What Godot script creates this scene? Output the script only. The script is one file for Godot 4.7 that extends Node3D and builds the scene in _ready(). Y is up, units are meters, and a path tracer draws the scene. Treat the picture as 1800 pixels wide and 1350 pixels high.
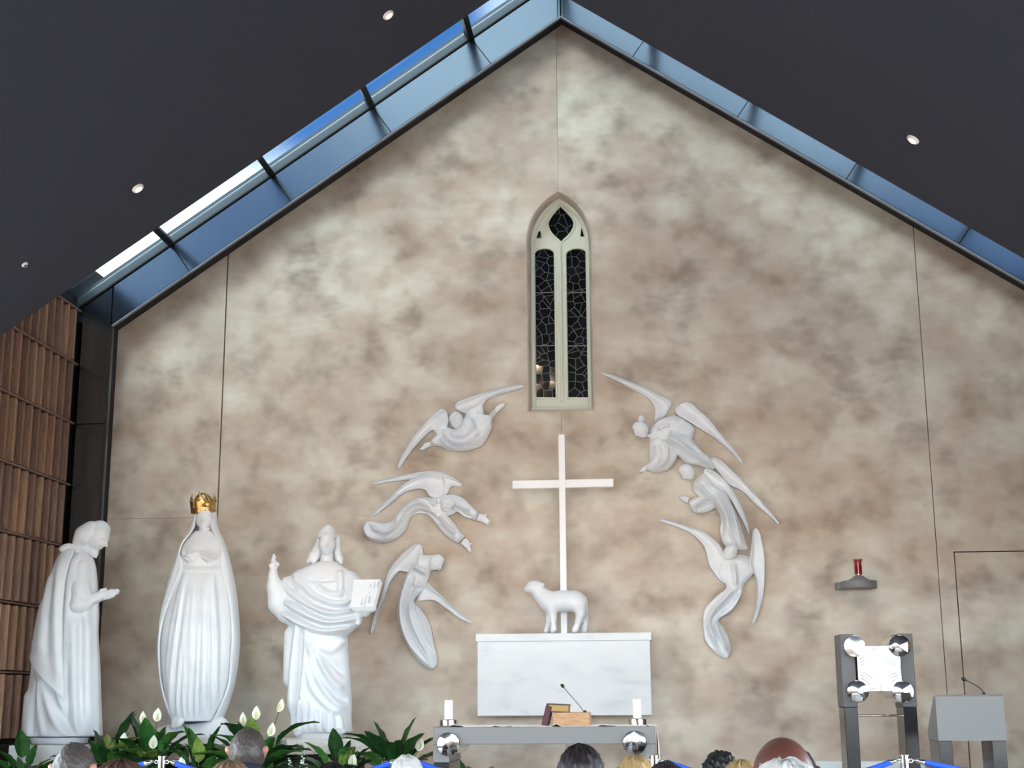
extends Node3D
# The gable end of a chapel under a glazed roof strip: white marble figures, wall reliefs of angels, a hanging marble altar.
# y up, metres; the plastered gable is the plane z = 0, the people sit towards +z.

const XA := 0.055      # x of the gable's centre line
const SL := 0.687      # fall of the roof slopes
const FB := 7.54       # height of the cladding's lower edge at the ridge
const FT := 7.92       # height of its upper edge
const CE := 5.846      # height of the dark ceiling's edge at the ridge
const ZF := 0.18       # how far the cladding stands out from the plaster
const ZC := 4.0        # the ceiling begins here
const ZG := 1.6        # the roof glass ends here
const XL := -4.352     # inner faces of the side walls
const XR := 4.462

var mats := {}
var taken := {}
var rng := RandomNumberGenerator.new()


class MB:
	var v := PackedVector3Array()
	var n := PackedVector3Array()
	var ix := PackedInt32Array()
	var xf := Transform3D.IDENTITY

	func tri(a: Vector3, b: Vector3, c: Vector3) -> void:
		a = xf * a
		b = xf * b
		c = xf * c
		var m := (b - a).cross(c - a)
		if m.length_squared() < 1e-16:
			return
		m = m.normalized()
		var k := v.size()
		v.append(a); v.append(b); v.append(c)
		n.append(m); n.append(m); n.append(m)
		ix.append(k); ix.append(k + 2); ix.append(k + 1)

	func quad(a: Vector3, b: Vector3, c: Vector3, d: Vector3) -> void:
		tri(a, b, c)
		tri(a, c, d)

	func face(p: Array, inside: Vector3) -> void:
		var m: Vector3 = (p[1] - p[0]).cross(p[2] - p[0])
		if m.dot((p[0] + p[2]) * 0.5 - inside) < 0.0:
			p.reverse()
		for i in range(1, p.size() - 1):
			tri(p[0], p[i], p[i + 1])

	func fix(i0: int, v0: int) -> void:
		var vol := 0.0
		var o := v[v0] if v.size() > v0 else Vector3.ZERO
		for i in range(i0, ix.size(), 3):
			vol += (v[ix[i]] - o).dot((v[ix[i + 1]] - o).cross(v[ix[i + 2]] - o))
		if vol > 0.0:
			for i in range(i0, ix.size(), 3):
				var s := ix[i + 1]
				ix[i + 1] = ix[i + 2]
				ix[i + 2] = s
			for i in range(v0, n.size()):
				n[i] = -n[i]

	func grid(rows: Array, wrap := false, closed := true) -> void:
		var i0 := ix.size()
		var v0 := v.size()
		var w: int = rows[0].size()
		for r in rows:
			for p in r:
				v.append(xf * p)
		var acc := PackedVector3Array()
		acc.resize(v.size() - v0)
		for j in rows.size() - 1:
			for i in (w if wrap else w - 1):
				var a := v0 + j * w + i
				var b := v0 + j * w + (i + 1) % w
				var c := b + w
				var d := a + w
				for t in [[a, b, c], [a, c, d]]:
					var m: Vector3 = (v[t[1]] - v[t[0]]).cross(v[t[2]] - v[t[0]])
					if m.length_squared() < 1e-18:
						continue
					ix.append(t[0]); ix.append(t[2]); ix.append(t[1])
					for q in t:
						acc[q - v0] += m
		# rows that shrink to a point share one normal
		for j in [0, rows.size() - 1]:
			var at: int = j * w
			if v[v0 + at].distance_to(v[v0 + at + w / 2]) < 1e-5:
				var s := Vector3.ZERO
				for i in w:
					s += acc[at + i]
				for i in w:
					acc[at + i] = s
		for m in acc:
			n.append(m.normalized())
		if closed:
			fix(i0, v0)

	func cut_corner(c: Vector3, h: Vector3, bev: float, s: Vector3, ax: int) -> Vector3:
		var p := h - Vector3.ONE * bev
		p[ax] = h[ax]
		return c + p * s

	func box(lo: Vector3, hi: Vector3, bev := 0.0) -> void:
		var c := (lo + hi) * 0.5
		var h := (hi - lo) * 0.5
		bev = minf(bev, minf(h.x, minf(h.y, h.z)) * 0.9)
		for ax in 3:
			var b := (ax + 1) % 3
			var d := (ax + 2) % 3
			for sg in [-1.0, 1.0]:
				var f := []
				for e in [[-1, -1], [1, -1], [1, 1], [-1, 1]]:
					var s := Vector3.ZERO
					s[ax] = sg
					s[b] = e[0]
					s[d] = e[1]
					f.append(cut_corner(c, h, bev, s, ax))
				face(f, c)
			if bev > 0.0:
				for sb in [-1.0, 1.0]:
					for sd in [-1.0, 1.0]:
						var f := []
						for k in [[-1.0, b], [1.0, b], [1.0, d], [-1.0, d]]:
							var s := Vector3.ZERO
							s[ax] = k[0]
							s[b] = sb
							s[d] = sd
							f.append(cut_corner(c, h, bev, s, k[1]))
						face(f, c)
		if bev > 0.0:
			for x in [-1.0, 1.0]:
				for y in [-1.0, 1.0]:
					for z in [-1.0, 1.0]:
						var s := Vector3(x, y, z)
						face([cut_corner(c, h, bev, s, 0), cut_corner(c, h, bev, s, 1), cut_corner(c, h, bev, s, 2)], c)

	func prism(poly: PackedVector2Array, z0: float, z1: float) -> void:
		var i0 := ix.size()
		var v0 := v.size()
		var t := Geometry2D.triangulate_polygon(poly)
		for i in range(0, t.size(), 3):
			var a := poly[t[i]]
			var b := poly[t[i + 1]]
			var c := poly[t[i + 2]]
			if (b - a).cross(c - a) < 0.0:
				var s := b
				b = c
				c = s
			tri(Vector3(a.x, a.y, z1), Vector3(b.x, b.y, z1), Vector3(c.x, c.y, z1))
			tri(Vector3(a.x, a.y, z0), Vector3(c.x, c.y, z0), Vector3(b.x, b.y, z0))
		var ccw := not Geometry2D.is_polygon_clockwise(poly)
		# Geometry2D's clockwise is for y down
		var area := 0.0
		for i in poly.size():
			area += poly[i].cross(poly[(i + 1) % poly.size()])
		ccw = area > 0.0
		for i in poly.size():
			var a := poly[i]
			var b := poly[(i + 1) % poly.size()]
			if not ccw:
				var s := a
				a = b
				b = s
			quad(Vector3(a.x, a.y, z0), Vector3(b.x, b.y, z0), Vector3(b.x, b.y, z1), Vector3(a.x, a.y, z1))

	func tube(pts: Array, radii: Array, seg := 8, squash := Vector3.ONE) -> void:
		var rows := []
		var side := Vector3.ZERO
		var k := pts.size()
		for i in range(-1, k + 1):
			var j := clampi(i, 0, k - 1)
			var d: Vector3 = (pts[mini(j + 1, k - 1)] - pts[maxi(j - 1, 0)]).normalized()
			if side == Vector3.ZERO:
				side = d.cross(Vector3(0.31, 0.2, 0.93) if absf(d.z) < 0.9 else Vector3.UP).normalized()
			side = (side - d * side.dot(d)).normalized()
			var up := d.cross(side)
			var r: float = radii[j] if j < radii.size() else radii[-1]
			if i < 0 or i == k:
				r *= 0.02
			var row := PackedVector3Array()
			for s in seg:
				var a := TAU * s / seg
				row.append(pts[j] + (side * cos(a) + up * sin(a)) * r * squash)
			rows.append(row)
		grid(rows, true)

	func hoop(r: float, y: float, seg: int) -> PackedVector3Array:
		var row := PackedVector3Array()
		for s in seg:
			var a := TAU * s / seg
			row.append(Vector3(cos(a) * r, y, sin(a) * r))
		return row

	func lathe(prof: Array, seg := 24, crisp := true) -> void:
		# prof: pairs r, y from the bottom to the top, about the local y axis
		var i0 := ix.size()
		var v0 := v.size()
		if crisp:
			for i in prof.size() - 1:
				grid([hoop(prof[i][0], prof[i][1], seg), hoop(prof[i + 1][0], prof[i + 1][1], seg)], true, false)
		else:
			var rows := []
			for p in prof:
				rows.append(hoop(p[0], p[1], seg))
			grid(rows, true, false)
		fix(i0, v0)

	func ball(c: Vector3, r: Vector3, seg := 12) -> void:
		var rows := []
		for j in seg / 2 + 1:
			var la := PI * j / (seg / 2) - PI / 2
			var row := PackedVector3Array()
			for i in seg:
				var lo := TAU * i / seg
				row.append(c + Vector3(cos(la) * cos(lo), sin(la), cos(la) * sin(lo)) * r)
			rows.append(row)
		grid(rows, true)


	func bones(bs: Array, cell: float, k := 40.0) -> void:
		# one smooth skin round tapered bones [a, b, ra, rb] (surface nets)
		var lo := Vector3.INF
		var hi := -Vector3.INF
		var pad := 4.0 / k + 2.0 * cell
		for b in bs:
			for e in 2:
				lo = lo.min(b[e] - Vector3.ONE * (b[2 + e] + pad))
				hi = hi.max(b[e] + Vector3.ONE * (b[2 + e] + pad))
		var sx := int((hi.x - lo.x) / cell) + 2
		var sy := int((hi.y - lo.y) / cell) + 2
		var sz := int((hi.z - lo.z) / cell) + 2
		var f := PackedFloat32Array()
		f.resize(sx * sy * sz)
		for b in bs:
			var a: Vector3 = b[0]
			var e: Vector3 = b[1]
			var ra: float = b[2]
			var rb: float = b[3]
			var m := maxf(ra, rb) + pad
			var l: Vector3 = ((a.min(e) - Vector3.ONE * m - lo) / cell).floor()
			var h: Vector3 = ((a.max(e) + Vector3.ONE * m - lo) / cell).ceil()
			var ab := e - a
			var q := 1.0 / maxf(ab.length_squared(), 1e-9)
			for z in range(maxi(0, int(l.z)), mini(sz, int(h.z))):
				for y in range(maxi(0, int(l.y)), mini(sy, int(h.y))):
					for x in range(maxi(0, int(l.x)), mini(sx, int(h.x))):
						var p := lo + Vector3(x, y, z) * cell
						var t := clampf((p - a).dot(ab) * q, 0.0, 1.0)
						var d := p.distance_to(a + ab * t) - ra - (rb - ra) * t
						if d < pad:
							f[x + sx * (y + sy * z)] += exp(-k * maxf(d, -0.25))
		var at := PackedInt32Array()
		at.resize(f.size())
		at.fill(-1)
		var v0 := v.size()
		var i0 := ix.size()
		var step := [1, sx, sx * sy]
		var corner := []
		for c in 8:
			corner.append([Vector3(c & 1, (c >> 1) & 1, c >> 2), (c & 1) + sx * ((c >> 1) & 1) + sx * sy * (c >> 2)])
		var edges := []
		for c in 8:
			for ax in 3:
				if not (c >> ax) & 1:
					edges.append([c, c | (1 << ax)])
		var acc := PackedVector3Array()
		for z in sz - 1:
			for y in sy - 1:
				var line: int = sx * (y + sy * z)
				for x in sx - 1:
					var o: int = line + x
					var inside := 0
					for c in 8:
						if f[o + corner[c][1]] > 1.0:
							inside |= 1 << c
					if inside == 0 or inside == 255:
						continue
					var s := Vector3.ZERO
					var cnt := 0
					for e in edges:
						if ((inside >> e[0]) & 1) != ((inside >> e[1]) & 1):
							var fa := log(maxf(f[o + corner[e[0]][1]], 1e-6))
							var fb := log(maxf(f[o + corner[e[1]][1]], 1e-6))
							s += corner[e[0]][0].lerp(corner[e[1]][0], fa / (fa - fb))
							cnt += 1
					at[o] = v.size()
					v.append(xf * (lo + (Vector3(x, y, z) + s / cnt) * cell))
		acc.resize(v.size() - v0)
		for z in range(1, sz - 1):
			for y in range(1, sy - 1):
				for x in range(1, sx - 1):
					var o: int = x + sx * (y + sy * z)
					if at[o] < 0 and f[o] <= 1.0:
						continue
					for ax in 3:
						var ina := f[o] > 1.0
						if ina == (f[o + step[ax]] > 1.0):
							continue
						var u: int = step[(ax + 1) % 3]
						var w: int = step[(ax + 2) % 3]
						var q := [at[o], at[o - u], at[o - u - w], at[o - w]]
						if q.min() < 0:
							continue
						if not ina:
							q.reverse()
						for t in [[q[0], q[1], q[2]], [q[0], q[2], q[3]]]:
							ix.append(t[0]); ix.append(t[2]); ix.append(t[1])
							var m: Vector3 = (v[t[1]] - v[t[0]]).cross(v[t[2]] - v[t[0]])
							for g in t:
								acc[g - v0] += m
		for m in acc:
			n.append(m.normalized())
		if v.size() > v0:
			fix(i0, v0)

	func mesh() -> ArrayMesh:
		var a := []
		a.resize(Mesh.ARRAY_MAX)
		a[Mesh.ARRAY_VERTEX] = v
		a[Mesh.ARRAY_NORMAL] = n
		a[Mesh.ARRAY_INDEX] = ix
		var m := ArrayMesh.new()
		m.add_surface_from_arrays(Mesh.PRIMITIVE_TRIANGLES, a)
		return m


# ---------------------------------------------------------------- helpers
func numbered(called: String) -> String:
	taken[called] = taken.get(called, -1) + 1
	return called if taken[called] == 0 else "%s_%03d" % [called, taken[called]]


func obj(called: String, mb: MB, m: Material, parent: Node) -> MeshInstance3D:
	return put(called, mb.mesh(), m, parent)


func put(called: String, mesh: Mesh, m: Material, parent: Node) -> MeshInstance3D:
	var o := MeshInstance3D.new()
	o.mesh = mesh
	o.material_override = m
	o.name = called
	parent.add_child(o, true)
	return o


func thing(called: String, label: String, category: String, at := Vector3.ZERO, group := "") -> Node3D:
	var o := Node3D.new()
	o.name = numbered(called)
	add_child(o)
	o.position = at
	o.set_meta("label", label)
	o.set_meta("category", category)
	if group:
		o.set_meta("group", group)
	return o


func part_of_room(called: String, label: String, category: String) -> Node3D:
	var o := thing(called, label, category)
	o.set_meta("kind", "structure")
	return o


func sr(r: int, g: int, b: int) -> Color:
	return Color(r / 255.0, g / 255.0, b / 255.0)


func plain(called: String, c: Color, rough := 0.6, metal := 0.0) -> StandardMaterial3D:
	var m := StandardMaterial3D.new()
	m.resource_name = called
	m.albedo_color = c
	m.roughness = rough
	m.metallic = metal
	mats[called] = m
	return m


func noise(freq: float, octaves := 4, sd := 1, kind := FastNoiseLite.TYPE_SIMPLEX_SMOOTH) -> FastNoiseLite:
	var f := FastNoiseLite.new()
	f.seed = sd
	f.noise_type = kind
	f.frequency = freq
	f.fractal_octaves = octaves
	return f


func noise_tex(f: FastNoiseLite, size: int, cols: Array, normal := false) -> NoiseTexture2D:
	var t := NoiseTexture2D.new()
	t.noise = f
	t.width = size
	t.height = size
	t.seamless = true
	if normal:
		t.as_normal_map = true
		t.bump_strength = 3.0
	elif cols:
		var g := Gradient.new()
		g.offsets = PackedFloat32Array(range(cols.size()).map(func(i): return float(i) / (cols.size() - 1)))
		g.colors = PackedColorArray(cols)
		t.color_ramp = g
	return t


func grained(m: StandardMaterial3D, tex: Texture2D, scale: Vector3, world := true) -> StandardMaterial3D:
	m.albedo_texture = tex
	m.uv1_triplanar = true
	m.uv1_world_triplanar = world
	m.uv1_scale = scale
	return m


func relief(m: StandardMaterial3D, tex: Texture2D, cm: float) -> void:
	m.heightmap_enabled = true
	m.heightmap_texture = tex
	m.heightmap_scale = cm


func pairs(a: Array) -> Array:
	var o := []
	for i in range(0, a.size(), 2):
		o.append(Vector2(a[i], a[i + 1]))
	return o


func poly(a: Array) -> PackedVector2Array:
	return PackedVector2Array(pairs(a))


func rows_of(a: Array, w: int) -> Array:
	var o := []
	for i in range(0, a.size(), w):
		o.append(PackedFloat32Array(a.slice(i, i + w)))
	return o


func spline(rows: Array, count: int) -> Array:
	# Catmull-Rom through rows of numbers
	var o := []
	var k := rows.size()
	for s in count:
		var t := float(s) / (count - 1) * (k - 1)
		var i := mini(int(t), k - 2)
		t -= i
		var a: PackedFloat32Array = rows[maxi(i - 1, 0)]
		var b: PackedFloat32Array = rows[i]
		var c: PackedFloat32Array = rows[i + 1]
		var d: PackedFloat32Array = rows[mini(i + 2, k - 1)]
		var r := PackedFloat32Array()
		for q in b.size():
			r.append(cubic_interpolate(b[q], c[q], a[q], d[q], t))
		o.append(r)
	return o


func curve2(p: Array, count: int) -> Array:
	var rows := []
	for q in p:
		rows.append(PackedFloat32Array([q.x, q.y]))
	return spline(rows, count).map(func(r): return Vector2(r[0], r[1]))


func strokes(list: Array) -> Array:
	# each: [width, depth, x, y, x, y ...]: a raised (or, below zero, sunken) fold along a line
	var o := []
	for s in list:
		var p := curve2(pairs(s.slice(2)), maxi(6, s.size() * 2))
		var lo: Vector2 = p[0]
		var hi: Vector2 = p[0]
		for q in p:
			lo = lo.min(q)
			hi = hi.max(q)
		o.append([p, s[0], s[1], Rect2(lo, hi - lo).grow(s[0]), 0.35])
	return o


func folded(x: float, y: float, list: Array) -> float:
	var h := 0.0
	var at := Vector2(x, y)
	for s in list:
		if not s[3].has_point(at):
			continue
		var p: Array = s[0]
		var w: float = s[1]
		var best := w
		var along := 0.0
		for i in p.size() - 1:
			var a: Vector2 = p[i]
			var ab: Vector2 = p[i + 1] - a
			var t := clampf((at - a).dot(ab) / maxf(ab.length_squared(), 1e-9), 0.0, 1.0)
			var d := at.distance_to(a + ab * t)
			if d < best:
				best = d
				along = (i + t) / (p.size() - 1)
		if best < w:
			var e := 1.0 - best / w
			h += s[2] * lerpf(e * e * (3.0 - 2.0 * e), e, s[4]) * smoothstep(0.0, 0.15, along) * smoothstep(0.0, 0.2, 1.0 - along)
	return h


func loft(mb: MB, rows: Array, count: int, seg: int, folds: Array, ripple := [], p := 0.9) -> void:
	# rows: y, x left, x right, z centre, half depth
	var g := []
	var rr := spline(rows, count)
	for j in count:
		var r: PackedFloat32Array = rr[j]
		var row := PackedVector3Array()
		var cx := (r[1] + r[2]) / 2
		var a := (r[2] - r[1]) / 2
		for i in seg:
			var th := TAU * i / seg
			var c := cos(th)
			var s := sin(th)
			var q := Vector3(cx + a * signf(c) * pow(absf(c), p), r[0], r[3] + r[4] * signf(s) * pow(absf(s), p))
			var m := Vector3(c / maxf(a, 0.01), 0, s / maxf(r[4], 0.01)).normalized()
			var h := 0.0
			for w in ripple:   # waves round the body: number, depth below, depth above, drift
				var t := float(j) / (count - 1)
				h += lerpf(w[1], w[2], t) * sin(th * w[0] + w[3] * t)
			if m.z > -0.1 and folds:
				h += folded(q.x, q.y, folds) * smoothstep(-0.1, 0.35, m.z)
			row.append(q + m * h)
		g.append(row)
	for e in [0, -1]:
		var mid := Vector3.ZERO
		for q in g[e]:
			mid += q
		mid /= seg
		var tip := PackedVector3Array()
		tip.resize(seg)
		tip.fill(mid)
		if e == 0:
			g.push_front(tip)
		else:
			g.append(tip)
	mb.grid(g, true)


func shell(mb: MB, rows: Array, count: int, seg: int, folds: Array, thick: float, p := 0.9) -> void:
	# a cloak: rows y back, y front edge, x left, x right, z centre, half depth, angle of the edge that is met first, angle of the other edge
	var outer := []
	var inner := []
	var rr := spline(rows, count)
	for j in count:
		var r: PackedFloat32Array = rr[j]
		var ro := PackedVector3Array()
		var ri := PackedVector3Array()
		var cx := (r[2] + r[3]) / 2
		var a := (r[3] - r[2]) / 2
		for i in seg + 1:
			var u := float(i) / seg
			var th: float = lerpf(r[6], r[7], u)
			var c := cos(th)
			var s := sin(th)
			var side := pow(absf(2.0 * u - 1.0), 1.5)
			var q := Vector3(cx + a * signf(c) * pow(absf(c), p), lerpf(r[0], r[1], side), r[4] + r[5] * signf(s) * pow(absf(s), p))
			var m := Vector3(c / maxf(a, 0.01), 0, s / maxf(r[5], 0.01)).normalized()
			if m.z > -0.1 and folds:
				q += m * folded(q.x, q.y, folds)
			ro.append(q)
			ri.append(q - m * thick)
		outer.append(ro)
		inner.append(ri)
	mb.grid(closed_skin(outer, inner), true)


func closed_skin(outer: Array, inner: Array) -> Array:
	# outer face, rim and inner face of a sheet as one ring of columns for each row
	var g := []
	for j in outer.size():
		var row := PackedVector3Array(outer[j])
		for i in range(inner[j].size() - 1, -1, -1):
			row.append(inner[j][i])
		g.append(row)
	for e in [0, -1]:
		var w: int = g[e].size()
		var flat := PackedVector3Array()
		for i in w:
			flat.append((g[e][i] + g[e][w - 1 - i]) / 2)
		if e == 0:
			g.push_front(flat)
		else:
			g.append(flat)
	return g


func ribbon(mb: MB, data: Array, edge: float, mid: float, lift: float, folds := [], wing := false, n_along := 30, across := 14) -> void:
	# a carved form on the wall between two edge lines; data: left x, y, right x, y for each station
	var rr := spline(rows_of(data, 4), n_along)
	var g := []
	for j in n_along:
		var r: PackedFloat32Array = rr[j]
		var t := float(j) / (n_along - 1)
		var ends := smoothstep(0.0, 0.1, t) * 0.6 + 0.4
		ends *= smoothstep(0.0, 0.14, 1.0 - t) * 0.6 + 0.4
		var row := PackedVector3Array()
		var low := PackedVector3Array()
		var near := minf(t, 1.0 - t) / 0.07
		var full := 1.0 if near >= 1.0 else lerpf(1.0, sqrt(maxf(1.0 - (1.0 - near) * (1.0 - near), 0.0)), 0.75)
		for i in across + 1:
			var u := float(i) / across
			var k := 0.5 + (u - 0.5) * full
			var x := lerpf(r[0], r[2], k)
			var y := lerpf(r[1], r[3], k)
			var h: float
			if wing:
				h = edge + (mid - edge) * exp(-pow((u - 0.09) / 0.11, 2.0)) + (mid - edge) * 0.5 * pow(smoothstep(0.3, 1.0, u), 1.5)
			else:
				h = edge + (mid - edge) * pow(sin(PI * u), 0.7)
			h = h * ends + folded(x, y, folds)
			row.append(Vector3(x, y, lift + maxf(h, 0.008)))
		var first := row[0]
		var last := row[across]
		low.append(Vector3(first.x, first.y, 0.0005))
		low.append(Vector3(first.x, first.y, first.z * 0.75))
		low.append_array(row)
		low.append(Vector3(last.x, last.y, last.z * 0.75))
		low.append(Vector3(last.x, last.y, 0.0005))
		g.append(low)
	for e in [0, -1]:
		var flat := PackedVector3Array()
		for q in g[e]:
			flat.append(Vector3(q.x, q.y, 0.0005))
		if e == 0:
			g.push_front(flat)
		else:
			g.append(flat)
	mb.grid(g, true)


func bump(p: Vector3, x: float, y: float, wx: float, wy: float) -> float:
	return exp(-pow((p.x - x) / wx, 2.0) - pow((p.y - y) / wy, 2.0))


func head(mb: MB, at: Vector3, b: Basis, s: float, hair := 0.0, line := 0.15, wave := 0.0, seg := 44, wall := false) -> void:
	# (on the wall reliefs nothing goes behind the plaster)
	# a head of height s; hair: thickness as a share of s, beginning behind the line; b.z looks out of the face
	var rows := []
	for j in seg * 3 / 4 + 1:
		var la := PI * j / (seg * 3 / 4) - PI / 2
		var row := PackedVector3Array()
		for i in seg:
			var lo := TAU * i / seg
			var d := Vector3(cos(la) * sin(lo), sin(la), cos(la) * cos(lo))
			var p := d * Vector3(0.355, 0.5, 0.43)
			if p.y < 0.0:
				var k := -p.y / 0.5
				p.x *= 1.0 - 0.42 * k * k
				p.z *= 1.0 - (0.1 if d.z > 0.0 else 0.35) * k
			if d.z > 0.0:
				p.z *= 0.93
				p.z += d.z * (0.075 * bump(p, 0.0, 0.0, 0.042, 0.1) + 0.11 * bump(p, 0.0, -0.08, 0.055, 0.05))
				p.z -= d.z * 0.085 * (bump(p, 0.15, 0.03, 0.09, 0.05) + bump(p, -0.15, 0.03, 0.09, 0.05))
				p.z += d.z * 0.03 * (bump(p, 0.15, 0.02, 0.05, 0.025) + bump(p, -0.15, 0.02, 0.05, 0.025))
				p.z += d.z * 0.03 * (bump(p, 0.14, 0.1, 0.12, 0.03) + bump(p, -0.14, 0.1, 0.12, 0.03))
				p.z += d.z * (0.03 * bump(p, 0.0, -0.2, 0.09, 0.022) + 0.032 * bump(p, 0.0, -0.26, 0.08, 0.022) - 0.025 * bump(p, 0.0, -0.23, 0.1, 0.012))
				p.z += d.z * 0.045 * bump(p, 0.0, -0.4, 0.1, 0.07)
			if hair > 0.0:
				var top := d.y * 0.75 - d.z * 0.75 - absf(d.x) * 0.0
				var k := smoothstep(line, line + 0.12, top)
				p *= 1.0 + k * hair * (1.0 + wave * sin(lo * 9.0 + la * 6.0) + wave * sin(lo * 17.0 - la * 5.0))
			var q := at + b * (p * s)
			if wall:
				q.z = maxf(q.z, 0.001)
			row.append(q)
		rows.append(row)
	mb.grid(rows, true)


func look(yaw: float, pitch: float, roll := 0.0) -> Basis:
	# yaw 0 looks to +z, positive to +x; pitch positive looks down
	return Basis.from_euler(Vector3(deg_to_rad(pitch), deg_to_rad(yaw), deg_to_rad(roll)))


func roof_line(a: float, x: float) -> float:
	return a - SL * absf(x - XA)


func _ready() -> void:
	rng.seed = 7
	# ---- camera
	var cam := Camera3D.new()
	cam.name = "camera"
	add_child(cam)
	cam.position = Vector3(0.712, 1.38, 12.0)
	cam.basis = Basis.from_euler(Vector3(0.22153, 0.09536, -0.00587))
	cam.fov = 30.893
	cam.near = 0.05
	cam.current = true
	# ---- sky and exposure
	var world := WorldEnvironment.new()
	world.name = "sky"
	add_child(world)
	var e := Environment.new()
	e.background_mode = Environment.BG_SKY
	e.sky = Sky.new()
	e.sky.sky_material = sky_dome()
	e.background_energy_multiplier = 1.0
	e.tonemap_mode = Environment.TONE_MAPPER_LINEAR
	e.tonemap_exposure = 4.35
	e.sdfgi_enabled = true
	e.ssao_enabled = true
	e.ssil_enabled = true
	world.environment = e
	# ---- hazy sun, high over the seats
	var sun := DirectionalLight3D.new()
	sun.name = "sun"
	add_child(sun)
	sun.basis = Basis.looking_at(-Vector3(-0.58, 1.35, 1.0), Vector3.UP)
	sun.light_energy = 2.0
	sun.light_color = sr(242, 255, 250)
	sun.light_angular_distance = 24.0
	sun.shadow_enabled = true
	# ---- what things are made of
	materials()
	# ---- the room
	gable_wall()
	gothic_window()
	cladding()
	roof_glass()
	ceiling()
	side_walls()
	front_wall()
	floors()
	# ---- the things in it
	marble_altar()
	joseph()
	mary()
	bishop()
	angels()
	altar_table()
	tabernacle()
	ambo()
	sanctuary_lamp()
	heater()
	rope_barrier()
	plants()
	people()


func sky_dome() -> PanoramaSkyMaterial:
	# broken white cloud over blue, whiter towards the horizon
	var w := 512
	var h := 256
	var im := Image.create(w, h, false, Image.FORMAT_RGBF)
	var puffs := noise(1.7, 5, 187)
	for j in h:
		var el := PI * (0.5 - (j + 0.5) / h)
		var up := maxf(sin(el), 0.0)
		for i in w:
			var az := TAU * (i + 0.5) / w
			var d := Vector3(cos(el) * sin(az), sin(el), -cos(el) * cos(az))
			var k := smoothstep(-0.12, 0.3, puffs.get_noise_3d(d.x * 1.6, d.y * 3.2, d.z * 1.6) + 0.12)
			var clear := Color(0.14, 0.58, 1.65).lerp(Color(2.4, 2.9, 3.3), pow(1.0 - up, 8.0))
			var c := clear.lerp(Color(5.0, 6.05, 6.4), k)
			if el < 0.0:
				c = Color(2.0, 1.8, 1.6)
			im.set_pixel(i, j, c)
	var m := PanoramaSkyMaterial.new()
	m.panorama = ImageTexture.create_from_image(im)
	return m


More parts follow.
